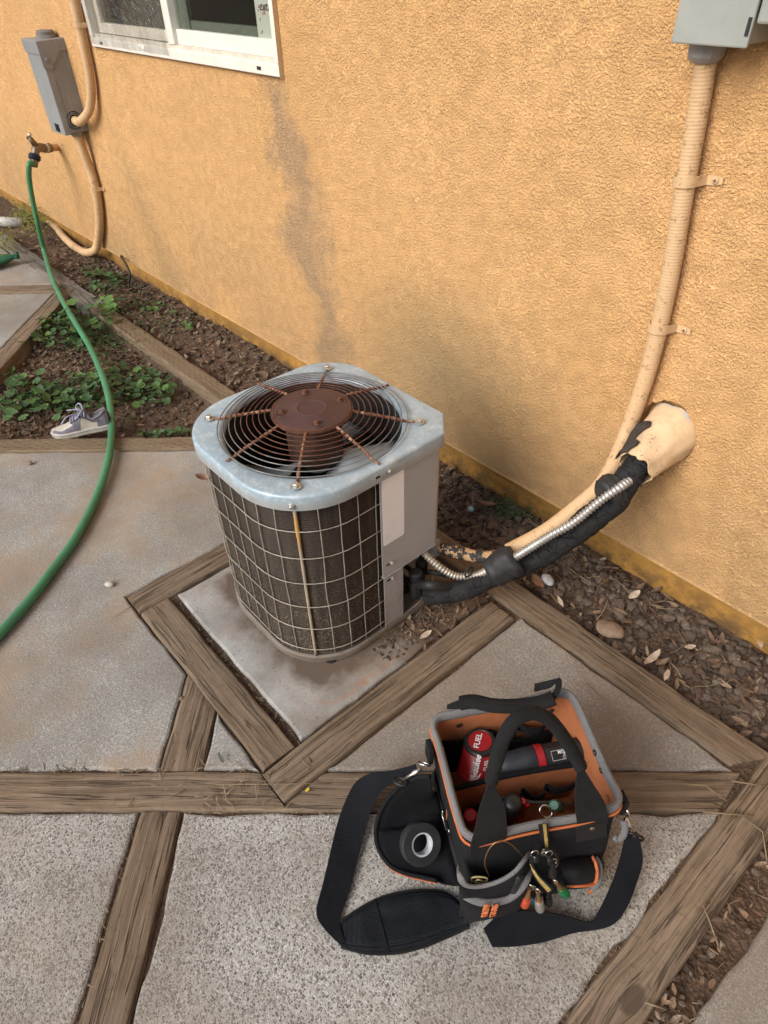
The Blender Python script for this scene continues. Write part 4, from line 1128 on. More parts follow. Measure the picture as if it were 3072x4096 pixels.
ear.add([(ex - .004, a, b) for a, b in ep] + [(ex, a, b) for a, b in ep], [tuple(range(7, 14))] + [(i, (i + 1) % 7, 7 + (i + 1) % 7, 7 + i) for i in range(7)])
ear.build('hood_ear', MAT['greybox'], lb)
screw((ex + .001, by0 + .016, bz1 - .075), (1, 0, 0), .007, lb, 'greybox')
MB().lathe((bx0 + .115, by0 + .075, bz1 - .004), (0, 0, 1), [(.052, 0), (.050, .012), (.042, .020), (.042, .032), (.036, .038), (0, .038)], 28).build('hub', plain('brown_grey_hub', (.17, .155, .14), .8, var=.2), lb, smooth=True, angle=40)
kc = V((bx1 + .001, 1.372, .832))
for r in (.042, .033, .026):
    MB().lathe(kc, (1, 0, 0), [(r, -.001), (r, .0006), (r + .0025, .0012), (r + .005, -.001)], 28).build('knockout_ring', MAT['greybox'], lb, smooth=True)
MB().box2((bx0 + .09, by0 - .006, bz0 + .005), (bx0 + .135, by0 - .001, bz0 + .04)).build('latch', MAT['darkmet'], lb)
MB().lathe((bx1 - .055, 1.385, bz0), (0, 0, -1), [(.036, -.004), (.036, .012), (.030, .024), (.026, .024)], 12).build('conduit_nut', MAT['greyplastic'], lb)
uc = [WW(150, -40, .03), WW(161, 10, .03), WW(170, 50, .03), WW(183, 110, .03), WW(194, 165, .03), WW(197, 205, .032), WW(192, 240, .045), V((-3.955, 1.372, .835)), V((-3.995, 1.372, .832)), kc]
o = MB().tube(resample(catmull(uc, 12), .02), .021, 14).build('tan_conduit', MAT['tan_paint'], smooth=True); tag(o, 'smooth tan conduit curving down into the side of the grey meter box', 'conduit')
strap(WW(171, 52, .03), WW(161, 10, .03) - WW(183, 110, .03), .022, .03, 1, 'tan strap high on the conduit beside the window corner', .03)
lc = [V((bx1 - .055, 1.385, bz0 - .01)), WW(178, 322, .045), WW(194, 365, .032), WW(206, 405, .030), WW(213, 450, .030), WW(215, 490, .030), WW(211, 525, .034), WW(204, 541, .05), G(185, 545, .022), G(160, 532, .018), G(138, 512, .014), G(118, 487, .006), G(95, 470, -.005), G(60, 450, -.02)]
o = MB().tube(resample(catmull(lc, 12), .02), .024, 14).build('tan_conduit', MAT['tan_paint'], smooth=True); tag(o, 'long brown-tan conduit dropping from the meter box and bending along the soil', 'conduit')
strap(WW(206, 405, .03), WW(194, 365, .03) - WW(213, 450, .03), .025, .03, 1, 'tan strap on the conduit below the grey meter box', .02)

# --- hose tap and hose
hb = empty('hose_tap', WW(130, 317)); tag(hb, 'small brass garden tap on a tan pipe stub below the meter box', 'tap')
W0 = WW(131, 317, -.02); T1 = WY(101, 320, 1.345); T2 = WY(84, 319, 1.30)
MB().cyl(W0, T1, .021, 14).build('pipe_stub', MAT['tan_paint'], hb, smooth=True, angle=40)
dT = (T1 - W0).normalized()
MB().lathe(T1, dT, [(.0225, -.03), (.026, -.026), (.026, -.002), (.022, 0)], 8).build('collar', MAT['brass'], hb)
MB().lathe(T1, dT, [(.024, 0), (.024, .014), (.02, .016)], 18).build('thread_tape', MAT['sh_white'], hb)
MB().tube(catmull([T1 + dT * .012, T2, T2 + dT * .03 + V((0, 0, -.01)), T2 + dT * .045 + V((0, 0, -.035))], 6), [.024] * 13 + [.021] * 6, 14).build('body', MAT['brass'], hb, smooth=True)
sb = T2 + dT * .02 + V((0, 0, .012))
st2 = MB().tube([sb, sb + dT * .018 + V((0, 0, .030)), sb + dT * .024 + V((0, 0, .042))], [.018, .015, .009], 12).build('bonnet', MAT['brass'], hb, smooth=True)
hp = sb + dT * .026 + V((0, 0, .048)); m = MB()
m.tube([hp + V((-.028, 0, -.012)), hp, hp + V((.028, 0, .014))], [.010, .007, .010], 10); m.build('handle', MAT['chrome'], st2, smooth=True)
hz0 = T2 + dT * .05 + V((0, 0, -.035))
dn = V((dT.x * .6, dT.y * .6, -.8)).normalized()
hose = empty('garden_hose', G(120, 1225)); tag(hose, 'green garden hose hanging from the tap and running across the patio', 'garden hose')
MB().lathe(hz0, dn, [(.022, -.004), (.031, 0)] + [(.031 + (.002 if i % 2 else 0), .003 * i) for i in range(1, 9)] + [(.024, .030)], 16).build('collar', MAT['bluecollar'], hose)
MB().lathe(hz0 + dn * .03, dn, [(.021, 0), (.0225, .004), (.0225, .028), (.020, .032)], 14).build('ferrule', MAT['brass'], hose)
H0 = hz0 + dn * .055
HP = [H0, WY(64, 352, H0.y - .03), WY(63, 385, H0.y - .045), WY(70, 430, H0.y - .05), WY(82, 485, H0.y - .06), WY(96, 545, 1.17), G(112, 598, .035), G(135, 648, .030), G(163, 697, .055), G(193, 747, .03), G(217, 800, .05), G(233, 850, .03), G(241, 905, .02), G(239, 965, .024), G(226, 1025, .0215), G(201, 1092, .0165), G(164, 1162, .0165), G(120, 1224, .0165), G(66, 1294, .0165), G(0, 1369, .0165), G(-80, 1450, .0165), G(-170, 1530, .0165), G(-300, 1640, .0165), G(-480, 1740, .0165), G(-760, 1800, .0165)]
MB().tube(resample(catmull(HP, 12), .02), .0146, 14).build('tube', MAT['hose'], hose, smooth=True)
# --- loose cable at the footing, grey pipe, green mat
o = MB().tube(catmull([wl(-4.10, .01, .10), WW(262, 556, .02), WW(272, 570, .05), WW(281, 592, .07), WW(279, 612, .075), G(280, 630, -.02)], 8), .006, 8).build('cable', MAT['rubber'], smooth=True); tag(o, 'short black cable poking out under the stucco edge', 'cable')
o = MB().tube(resample(catmull([G(-60, 470, .0), G(-20, 476, .012), G(20, 480, .012), G(50, 481, -.005)], 6), .03), .035, 14).build('drain_pipe', MAT['pvc'], smooth=True); tag(o, 'weathered white pipe end lying on the soil at far left', 'pipe')
mt_ = []
for i in range(25):
    f = i / 24; a, b = G(-80, 545, .02), G(46, 565, .02); c, d = G(-80, 600, .02), G(46, 563, .02)
    p = a.lerp(b, f); q = c.lerp(d, f)
    row = []
    for k in range(9):
        g = k / 8; row.append(p.lerp(q, g) + V((0, 0, .02 + .028 * math.sin(g * math.pi) + .006 * mn.noise(V((f * 6, g * 4, 0))))))
    mt_.append(row)
o = MB().grid(mt_).build('turf_mat', MAT['mat_green'], smooth=True); md = o.modifiers.new('th', 'SOLIDIFY'); md.thickness = .02
tag(o, 'rolled corner of a dark green turf mat at the left edge', 'mat')

# ================================================================== TOOL BAG
BO = V((-.343, .626, .004)); BRZ = math.atan2(.872, .49)
bag = empty('tool_bag', BO, BRZ)
tag(bag, 'open black tool bag with orange lining and grey trim on the concrete', 'tool bag')
BM = bag.matrix_world.copy(); BI = BM.inverted()
BX, BY_ = BM.to_3x3() @ V((1, 0, 0)), BM.to_3x3() @ V((0, 1, 0))
def c1(x, y): return (648 + x * .4883, 1431 + y * .4883)
def c2(x, y): return (891 + x * .293, 1431 + y * .293)
def c3(x, y): return (945 + x * .2767, 1728 + y * .2767)
def lx(px, X): return BI @ hit(*px, BM @ V((X, 0, 0)), BX)
def ly(px, Y): return BI @ hit(*px, BM @ V((0, Y, 0)), BY_)
def lz(px, Z): return BI @ hit(*px, (0, 0, Z + BO.z), (0, 0, 1))
def sec(z, grow=0.0):
    f = z / .26
    hxx = .141 + .015 * f + grow; yf = -.166 + .035 * f ** 1.1 - grow; yb = .124 + .007 * f + grow; r = .028
    out = []
    for (cx_, cy_, a0) in ((hxx - r, yb - r, 0), (-hxx + r, yb - r, 90), (-hxx + r, yf + r, 180), (hxx - r, yf + r, 270)):
        cor = [V((cx_ + r * math.cos(R_(a0 + 90 * k / 5)), cy_ + r * math.sin(R_(a0 + 90 * k / 5)), z)) for k in range(6)]
        out += cor
    return out
def dsec(z, grow=0.0, step=.012, wob=0.0):
    p = sec(z, grow); o = []
    for i in range(len(p)):
        a, b = p[i], p[(i + 1) % len(p)]; k = max(1, int(round((b - a).length / step)))
        o += [a.lerp(b, q / k) for q in range(k)]
    if wob:
        o = [q_ + V((mn.noise(q_ * 9 + V((3, 0, 0))), mn.noise(q_ * 9), 0)) * wob for q_ in o]
    return o
def norm_count(z, grow, wob): 
    p = sec(.2, 0); o = []; base = sec(z, grow)
    for i in range(len(p)):
        k = max(1, int(round((p[(i + 1) % len(p)] - p[i]).length / .012)))
        o += [base[i].lerp(base[(i + 1) % len(p)], q / k) for q in range(k)]
    return [q_ + V((mn.noise(q_ * 8 + V((3, 0, 0))), mn.noise(q_ * 8), 0)) * wob for q_ in o]
def rimz(p): return .260 + .008 * mn.noise(V((p.x * 7, p.y * 7, 2))) - (.010 if p.y > .1 else 0) * max(0, math.cos(p.x * 9))
outer = [norm_count(z, 0, .005) for z in (.03, .06, .09, .12, .15, .18, .21, .235)] + [[V((p.x, p.y, rimz(p))) for p in norm_count(.26, 0, .004)]]
body = MB().grid(outer, closed_u=True).build('body', MAT['fab'], bag, smooth=True, local=True)
inner_ = [[V((p.x, p.y, rimz(p))) for p in norm_count(.26, -.005, .004)]] + [norm_count(z, -.007, .005) for z in (.23, .19, .15, .11, .07, .05)]
flo = len(inner_[0])
lin = MB().grid(inner_, closed_u=True); lin.f.append(tuple(range((len(inner_) - 1) * flo, len(inner_) * flo)))
lining = lin.build('lining', MAT['lining'], bag, smooth=True, local=True, angle=60)
rimp = [V((p.x, p.y, rimz(p) + .001)) for p in norm_count(.26, -.002, .004)]
MB().tube(rimp, .0092, 10, closed=True, squash=(1.35, .8), up=(0, 0, 1)).build('rim_binding', MAT['bind'], bag, smooth=True, local=True)
pip = [V((p.x, p.y, rimz(p) - .0135)) for p in norm_count(.25, .003, .004)]
MB().tube(pip, .0028, 7, closed=True).build('orange_piping', MAT['pipe_orange'], bag, smooth=True, local=True)
bs = [norm_count(z, g, .001) for z, g in ((.0, -.004), (.003, .002), (.03, .007), (.046, .0065), (.050, .002))]
bsm = MB().grid(bs, closed_u=True); bsm.f.append(tuple(reversed(range(len(bs[0]))))); bsm.build('moulded_base', MAT['base'], bag, smooth=True, local=True, angle=50)
# divider and its binding
dl, dr_ = lx(c2(292, 935), -.146), lx(c2(1348, 738), .148)
dz = .186; dyl, dyr = .005, -.004
dl, dr_ = V((-.146, dyl, dz)), V((.149, dyr, dz + .005))
rows = []
for i in range(9):
    f = i / 8; z = .05 + (dz - .05) * f
    rows.append([V((dl.x + (dr_.x - dl.x) * k / 20, dyl + (dyr - dyl) * k / 20 + .006 * math.sin(k / 20 * math.pi) * f, z + (.005 * k / 20 if i == 8 else 0))) for k in range(21)])
dv = MB().grid(rows).build('divider', MAT['lining'], bag, smooth=True, local=True)
md = dv.modifiers.new('th', 'SOLIDIFY'); md.thickness = .004
MB().tube(rows[-1], .0062, 9, squash=(1.2, .9), up=(0, 0, 1)).build('divider_binding', MAT['fab2'], dv, smooth=True, local=True)
# elastic loops: back wall and front of the divider
def loops(pts, h, name, par):
    P = catmull(pts, 8)
    return MB().ribbon([p + V((0, 0, h * .5)) for p in P], [p - V((0, 0, h * .5)) for p in P], .003).build(name, MAT['fab2'], par, smooth=True, local=True, angle=40)
loops([V((-.13, .118, .165)), V((-.085, .105, .17)), V((-.045, .110, .172)), V((-.02, .118, .172)), V((.0, .098, .175)), V((.03, .096, .172)), V((.045, .116, .174)), V((.06, .098, .18)), V((.09, .096, .178)), V((.115, .112, .18))], .024, 'elastic_loop', lining)
loops([V((-.142, -.008, .105)), V((-.105, -.014, .110)), V((-.075, -.008, .112)), V((-.04, -.022, .132)), V((.0, -.028, .140)), V((.012, -.008, .138)), V((.03, -.030, .138)), V((.052, -.026, .136)), V((.062, -.012, .142)), V((.08, -.028, .146)), V((.12, -.024, .146)), V((.14, -.012, .147))], .026, 'elastic_loop', dv)
# dark inner pockets low on the walls
for pts in ([(-.135, .112, .10), (-.05, .104, .10), (.05, .100, .10), (.13, .108, .10)], [(-.135, -.115, .105), (-.05, -.108, .10), (.05, -.108, .10), (.13, -.112, .105)]):
    loops([V(p) for p in pts], .10, 'inner_pocket', lining)
# eyelets
def eyelet(px, plane, val):
    p = {'x': lx, 'y': ly}[plane](c2(*px), val)
    ax = V((1, 0, 0)) * (1 if val < 0 else -1) if plane == 'x' else V((0, -1, 0))
    MB().lathe(p, ax, [(.0062, .0), (.0066, .0016), (.0050, .0024), (.0034, .0012), (.0026, -.001)], 16).build('eyelet', MAT['darkmet'], lining, smooth=True, local=True)
for q in ((345, 463), (1020, 357)): eyelet(q, 'y', .1215)
for q in ((1345, 665), (1392, 795), (1447, 1000)): eyelet(q, 'x', .1465)
for q in ((207, 690), (245, 840), (270, 985), (280, 1065)): eyelet(q, 'x', -.1465)
# ---- front handle: two webs and a padded arch
def hy(px, Y): return ly(px, Y)
arch_px = [((582, 872), -.128), ((600, 790), -.122), ((650, 620), -.112), ((700, 500), -.104), ((770, 415), -.096), ((880, 372), -.090), ((990, 410), -.096), ((1070, 490), -.104), ((1140, 590), -.112), ((1205, 700), -.120), ((1238, 768), -.126)]
arch = [ly(c2(*p), y) for p, y in arch_px]
ha = MB().tube(resample(catmull(arch, 8), .008), .0115, 14).build('front_handle', MAT['web'], bag, smooth=True, local=True)
def front_y(z): return sec(max(0, min(.26, z)))[15].y
def on_front(px, off=.0): 
    p = ly(px, -.135)
    for _ in range(4): p = ly(px, front_y(p.z) - off)
    return p
Lw = [on_front(c3(266, 515), .006), on_front(c2(425, 1375), .008), ly(c2(462, 1230), -.144), ly(c2(490, 1090), -.138), ly(c2(530, 975), -.132), ly(c2(568, 880), -.128)]
Rw = [on_front(c3(478, 455), .006), on_front(c2(688, 1290), .008), ly(c2(692, 1160), -.146), ly(c2(672, 1040), -.140), ly(c2(632, 960), -.133), ly(c2(596, 878), -.127)]
MB().ribbon(catmull(Lw, 6), catmull(Rw, 6), .0035).build('handle_web', MAT['web'], ha, smooth=True, local=True, angle=40)
Lw = [on_front(c3(1082, 328), .006), on_front(c2(1212, 1190), .008), ly(c2(1200, 1080), -.142), ly(c2(1200, 980), -.137), ly(c2(1206, 880), -.131), ly(c2(1226, 775), -.127)]
Rw = [on_front(c3(1302, 285), .006), on_front(c2(1440, 1165), .008), ly(c2(1432, 1080), -.144), ly(c2(1405, 1010), -.139), ly(c2(1345, 915), -.132), ly(c2(1258, 775), -.127)]
wb = MB().ribbon(catmull(Lw, 6), catmull(Rw, 6), .0035).build('handle_web', MAT['web'], ha, smooth=True, local=True, angle=40)
q0, q1, q2, q3 = on_front(c3(1080, 190), .0085), on_front(c3(1318, 180), .0085), on_front(c3(1320, 285), .0085), on_front(c3(1078, 330), .0085)
pt = MB().ribbon([q0, q0.lerp(q3, .5), q3], [q1, q1.lerp(q2, .5), q2], .002).build('leather_patch', MAT['base'], ha, local=True)
rv = on_front(c3(1208, 222), .011)
MB().lathe(rv, (0, -1, .1), [(.0055, 0), (.005, .0015), (.003, .0022), (0, .0024)], 16).build('rivet', MAT['brass'], ha, smooth=True, local=True)
# ---- back handle lying along the rim
bh = [lz(c2(268, 335), .262), lz(c2(350, 300), .272), lz(c2(450, 288), .280), lz(c2(600, 318), .281), lz(c2(780, 320), .281), lz(c2(940, 298), .284), lz(c2(1040, 262), .292), lz(c2(1072, 205), .305), lz(c2(1056, 152), .310), lz(c2(985, 150), .296), lz(c2(905, 185), .268)]
bhr = catmull(bh[1:7], 6)
bk_ = MB().tube(bhr, .0145, 12, squash=(.7, 1.15), up=(0, 0, 1)).build('back_handle', MAT['web'], bag, smooth=True, local=True)
def h2(lst): return catmull([lz(c2(x, y), z) for x, y, z in lst], 6)
MB().ribbon(h2([(1040, 292, .286), (1088, 215, .300), (1094, 128, .312), (1048, 122, .304), (905, 158, .262)]), h2([(1010, 252, .290), (1052, 190, .300), (1050, 150, .296), (1010, 190, .280), (900, 215, .255)]), .004).build('handle_web', MAT['web'], bk_, smooth=True, local=True, angle=50)
MB().ribbon(h2([(470, 258, .284), (400, 262, .278), (330, 285, .268), (258, 312, .256)]), h2([(470, 322, .284), (400, 335, .278), (330, 340, .268), (256, 345, .250)]), .004).build('handle_web', MAT['web'], bk_, smooth=True, local=True, angle=50)
# ---- front left pockets
def sag(pts, bottom_z, y_bot, name, par, off=0.0):
    T = catmull(pts, 6); rows = []
    for f in (0, .25, .5, .75, 1):
        rows.append([V((p.x * (1 - .06 * f), p.y + (y_bot - p.y) * f - .010 * math.sin(f * math.pi), p.z + (bottom_z - p.z) * f)) for p in T])
    o = MB().grid(rows).build(name, MAT['fab'], par, smooth=True, local=True); md = o.modifiers.new('th', 'SOLIDIFY'); md.thickness = .003
    MB().tube(T, .0052, 9, squash=(1.5, .8), up=(0, 0, 1)).build('pocket_binding', MAT['bind'], o, smooth=True, local=True)
    return o
def py_(lst): return [ly(c1(x, y), Y) for x, y, Y in lst]
pk1 = sag(py_([(703, 912, -.140), (706, 945, -.168), (735, 985, -.180), (800, 990, -.184), (880, 968, -.184), (945, 930, -.180), (985, 885, -.170), (1012, 850, -.155)]), .02, -.172, 'upper_pocket', bag)
pk2 = sag(py_([(712, 995, -.150), (722, 1025, -.178), (790, 1058, -.194), (860, 1060, -.197), (925, 1045, -.196), (975, 1005, -.190), (1005, 955, -.178), (1015, 920, -.165)]), .012, -.182, 'lower_pocket', bag)
# embroidered lettering, turned on its side
def btext(name, s, size, px, Y, par, mat, xdir, zn, **k):
    p = ly(px, Y); x = V(xdir).normalized(); n = V(zn).normalized(); n = (n - x * n.dot(x)).normalized()
    o = text_mesh(name, s, size, mat, par, frame4(p, x, n.cross(x), n), **k); return o
kx = (.03, .02, 1)
btext('lettering', 'KLEIN', .0165, c3(378, 866), -.205, pk2, MAT['thread'], kx, (0, -1, .1), extrude=.0012, bold=.0004, sx=1.22)
btext('lettering', 'TOOLS', .0165, c3(443, 866), -.205, pk2, MAT['thread'], kx, (0, -1, .1), extrude=.0012, bold=.0004, sx=1.06)
# ---- front right pocket with trimmed flap
fl0 = [on_front(c3(945, 478), .012), on_front(c3(1080, 462), .014), on_front(c3(1212, 448), .012)]
fl1 = [on_front(c3(975, 570), .034), on_front(c3(1100, 560), .040), on_front(c3(1235, 545), .032)]
fl2 = [on_front(c3(990, 655), .034), on_front(c3(1105, 655), .040), on_front(c3(1228, 632), .032)]
fl3 = [on_front(c3(1000, 680), .008), on_front(c3(1105, 682), .008), on_front(c3(1235, 660), .008)]
rpk = MB().grid([catmull(r, 5) for r in (fl0, [a.lerp(b, .55) + V((0, -.006, 0)) for a, b in zip(fl0, fl1)], fl1, fl2, fl3)]).build('flap_pocket', MAT['fab'], bag, smooth=True, local=True)
md = rpk.modifiers.new('th', 'SOLIDIFY'); md.thickness = .003
def trim(pts, r, mat, par, name, sq=(1.4, .8)):
    return MB().tube(catmull(pts, 6), r, 8, squash=sq, up=(0, 0, 1)).build(name, MAT[mat], par, smooth=True, local=True)
trim([on_front(c3(1212, 446), .014), on_front(c3(1236, 500), .030), on_front(c3(1246, 570), .036), on_front(c3(1232, 635), .036), on_front(c3(1195, 660), .040), on_front(c3(1100, 668), .042), on_front(c3(1000, 668), .037)], .0034, 'pipe_orange', rpk, 'orange_trim')
trim([on_front(c3(1228, 446), .012), on_front(c3(1262, 500), .022), on_front(c3(1264, 580), .026), on_front(c3(1250, 640), .024), on_front(c3(1205, 690), .020)], .0052, 'bind', rpk, 'grey_trim')
trim([on_front(c3(1245, 640), .022), on_front(c3(1215, 690), .020), on_front(c3(1172, 728), .016)], .0042, 'pipe_orange', rpk, 'orange_trim')
# right-hand side pocket binding
trim([lx(c3(1455, 170), .166), lx(c3(1462, 230), .172), lx(c3(1445, 285), .174), lx(c3(1410, 312), .170), lx(c3(1382, 290), .160)], .0052, 'bind', bag, 'side_pocket_binding')
MB().grid([[V((.158, -.11, .21)), V((.176, -.05, .20)), V((.176, .03, .20)), V((.158, .09, .21))], [V((.158, -.115, .12)), V((.186, -.05, .12)), V((.186, .03, .12)), V((.158, .09, .12))], [V((.150, -.12, .05)), V((.168, -.05, .05)), V((.168, .03, .05)), V((.150, .09, .05))]]).build('side_pocket', MAT['fab'], bag, smooth=True, local=True)
# ---- zip flap folded down on the left, a shallow bowl
arc_w = [lz(c1(577, 505), .185), lz(c1(520, 508), .165), lz(c1(440, 550), .13), lz(c1(380, 615), .095), lz(c1(345, 690), .065), lz(c1(335, 760), .045), lz(c1(350, 830), .028), lz(c1(395, 895), .016), lz(c1(460, 930), .012), lz(c1(540, 950), .014), lz(c1(605, 965), .02)]
arcp = catmull(arc_w, 5); na = len(arcp)
hinge = [V((-.150, .070 - .185 * i / (na - 1), .055 - .045 * (i / (na - 1)))) for i in range(na)]
rows = []
for i in range(9):
    f = i / 8
    rows.append([(h.lerp(a, f) - V((0, 0, .030)) * math.sin(f * math.pi) * (1 if h.lerp(a, f).z > .05 else .3)) for h, a in zip(hinge, arcp)])
for r in rows:
    for p in r: p.z = max(p.z, .007)
zf = MB().grid(rows).build('zip_flap', MAT['fab2'], bag, smooth=True, local=True); md = zf.modifiers.new('th', 'SOLIDIFY'); md.thickness = .004; md.offset = 0
MB().tube(arcp, .0048, 9).build('flap_binding', MAT['fab'], zf, smooth=True, local=True)
MB().tube([p + V((0, -.002, -.0065)) for p in arcp[18:]], .0028, 7).build('flap_piping', MAT['pipe_orange'], zf, smooth=True, local=True)
# zip teeth up the edge of the opening and the dark opening itself
zp = [lx(c1(572, 505), -.158), lx(c1(585, 600), -.160), lx(c1(592, 720), -.162), lx(c1(598, 840), -.162), lx(c1(604, 950), -.158)]
ZP = resample(catmull(zp, 8), .004)
MB().tube(ZP, [.0030 if i % 2 else .0018 for i in range(len(ZP))], 7).build('zip', MAT['fab2'], bag, local=True)
# ---- clips and rings
def ring(c, r, ax, th, mat, name, par, sq=1.0, n=20):
    ax = V(ax).normalized(); u = ax.orthogonal().normalized(); b = ax.cross(u); c = V(c)
    return MB().tube([c + u * math.cos(2 * math.pi * k / n) * r + b * math.sin(2 * math.pi * k / n) * r * sq for k in range(n)], th, 8, closed=True).build(name, MAT[mat], par, smooth=True, local=True)
cl = lz(c1(548, 448), .20)
MB().box(lz(c1(573, 395), .215) , (.012, .030, .055)).build('ring_tab', MAT['web'], bag, local=True, bevel=.003)
ring(cl, .010, (.3, .6, .6), .0018, 'chrome', 'ring', bag, 1.4)
sh = MB(); a_, b_ = lz(c1(535, 470), .19), lz(c1(440, 530), .155)
sh.tube([a_, a_.lerp(b_, .3), a_.lerp(b_, .45), a_.lerp(b_, .8)], [.004, .006, .0035, .004], 10); sh.build('snap_hook', MAT['chrome'], bag, smooth=True, local=True)
ring(a_.lerp(b_, .95), .010, (.2, .3, .9), .0020, 'darkmet', 'ring', bag, 1.6)
rc = lx(c1(1432, 650), .176)
ring(rc, .012, (1, .2, .2), .0022, 'chrome', 'ring', bag, 1.5)
a_, b_ = lx(c1(1440, 690), .185), lx(c1(1478, 770), .20)
MB().tube([a_, a_.lerp(b_, .4), b_], [.004, .006, .003], 10).build('snap_hook', MAT['chrome'], bag, smooth=True, local=True)
ring(b_, .016, (.4, .8, .2), .0026, 'darkmet', 'ring', bag, 1.5)
MB().box(lx(c1(1425, 620), .170), (.008, .03, .05)).build('ring_tab', MAT['web'], bag, local=True, bevel=.002)
wc = [lx(c1(630, 660), -.168), lx(c1(650, 745), -.168), lx(c1(665, 765), -.160)]
MB().tube([lx(c1(632, 658), -.166), lx(c1(628, 672), -.167), lx(c1(646, 738), -.168), lx(c1(658, 742), -.165), lx(c1(664, 765), -.160)], .0013, 6).build('wire_clip', MAT['chrome'], bag, smooth=True, local=True)
# ---- shoulder strap
def g1(lst): return [G(*c1(x, y), z + .004) for x, y, z in lst]
SL = g1([(512, 450, .165), (400, 480, .135), (315, 490, .10), (248, 528, .07), (200, 615, .042), (163, 720, .020), (132, 850, .008), (100, 985, .006), (72, 1105, .006), (105, 1175, .006), (180, 1252, .007)])
SR = g1([(520, 500, .16), (430, 528, .115), (368, 562, .075), (322, 640, .045), (290, 740, .020), (258, 860, .008), (222, 1000, .006), (190, 1090, .0055), (178, 1140, .006), (180, 1180, .007), (200, 1235, .008)])
MB().ribbon(catmull(SL, 6), catmull(SR, 6), .0028).build('shoulder_strap', MAT['webdark'], bag, smooth=True, angle=40)
QL = g1([(812, 1178, .030), (900, 1108, .036), (1050, 1100, .040), (1180, 1122, .030), (1282, 1148, .020), (1330, 1085, .035), (1390, 950, .06), (1425, 830, .10), (1442, 740, .135)])
QR = g1([(850, 1258, .003), (950, 1256, .003), (1080, 1236, .003), (1210, 1196, .003), (1368, 1166, .004), (1442, 1088, .020), (1497, 950, .05), (1516, 860, .085), (1492, 752, .125)])
MB().ribbon(catmull(QL, 7), catmull(QR, 7), .0028).build('shoulder_strap', MAT['webdark'], bag, smooth=True, angle=40)
PT = catmull(g1([(178, 1150, .004), (262, 1092, .004), (350, 1046, .004), (450, 1018, .004), (560, 1010, .004), (645, 1022, .004), (705, 1070, .006), (742, 1150, .01)]), 5)
PB = catmull(g1([(182, 1256, .004), (290, 1284, .004), (420, 1284, .004), (540, 1258, .004), (620, 1226, .004), (680, 1200, .004), (720, 1182, .006), (750, 1168, .01)]), 5)
rows = []
for i in range(13):
    f = i / 12
    rows.append([a.lerp(b, f) + V((0, 0, .001 + .011 * min(1, math.sin(f * math.pi) * 2.2) * min(1, k / 5, (len(PT) - 1 - k) / 3 + .3) + .003 * mn.noise(a.lerp(b, f) * 18))) for k, (a, b) in enumerate(zip(PT, PB))])
pad = MB().grid(rows).build('shoulder_pad', MAT['mesh'], bag, smooth=True)
MB().tube(PT, .0036, 8).build('pad_binding', MAT['web'], pad, smooth=True, local=False); MB().tube(PB, .0036, 8).build('pad_binding', MAT['web'], pad, smooth=True)
seam = [rows[i][9] + V((0, 0, .0008)) for i in range(13)]
MB().tube(seam, .0016, 6).build('seam', MAT['webdark'], pad, smooth=True)
for k in (1, 11): MB().tube([p + V((0, 0, .0008)) for p in rows[k]], .0012, 6).build('seam', MAT['webdark'], pad, smooth=True)

def bthing(name, label, cat, group=None):
    o = empty(name, BO, BRZ); tag(o, label, cat, group); return o
# ---- tape roll lying in the flap
tp = empty('tape_roll', BM @ lz(c1(528, 800), .03)); tag(tp, 'roll of black tape with printed white core lying in the open zip flap', 'tape roll')
tc = BM @ lz(c1(532, 800), .062)
tax = ((CAM_P - tc).normalized() * .75 + V((.55, .1, .1))).normalized()
MB().lathe(tc, tax, [(.0235, -.011), (.0425, -.011), (.0435, -.0095), (.0435, .0095), (.0425, .011), (.0235, .011)], 40, True).build('tape', MAT['tape'], tp, smooth=True, angle=40)
MB().lathe(tc, tax, [(.0205, -.0105), (.0238, -.0114), (.0238, .0114), (.0205, .0105)], 36, True).build('core', MAT['card'], tp, smooth=True, angle=40)

# ---- red cordless tool in the back half
tl = bthing('cordless_tool', 'red and black cordless power tool lying in the back half of the bag', 'power tool')
h0 = lz(c2(498, 592), .205); h1 = lz(c2(440, 850), .150)
nrm = V((-.05, .10, 1)).normalized(); u0 = V((1, 0, 0)); u0 = (u0 - nrm * u0.dot(nrm)).normalized(); b0 = nrm.cross(u0)
rows = []
for f, r in ((0, .031), (.08, .033), (.35, .0325), (.7, .034), (.95, .035), (1.0, .031), (1.01, .0)):
    c = h0.lerp(h1, f); ax = ((h0 - h1).normalized() * f + nrm * (1 - f)).normalized()
    uu = (u0 - ax * u0.dot(ax)).normalized(); bb = ax.cross(uu)
    rows.append([c + (uu * math.cos(a) + bb * math.sin(a)) * r for a in [2 * math.pi * k / 28 for k in range(28)]])
MB().grid(rows, closed_u=True, flip=True).build('head_housing', MAT['redplast'], tl, smooth=True, local=True, angle=50)
capo = MB().lathe(h0, nrm, [(.033, -.012), (.0345, -.008), (.0345, .002), (.031, .006), (.0275, .0065), (.0265, .0055), (0, .0055)], 32).build('head_cap', MAT['blkplast'], tl, smooth=True, local=True, angle=40)
MB().lathe(h0, nrm, [(.0245, .0056), (.0245, .0068), (0, .0070)], 32).build('badge', MAT['redplast'], capo, smooth=True, local=True, angle=40)
for k in range(6):
    a = 2 * math.pi * k / 6 + .4; MB().lathe(h0 + (u0 * math.cos(a) + b0 * math.sin(a)) * .0325 + nrm * .001, nrm, [(.0035, 0), (.0035, .004), (.002, .0045), (0, .0045)], 8).build('screw', MAT['darkmet'], capo, local=True)
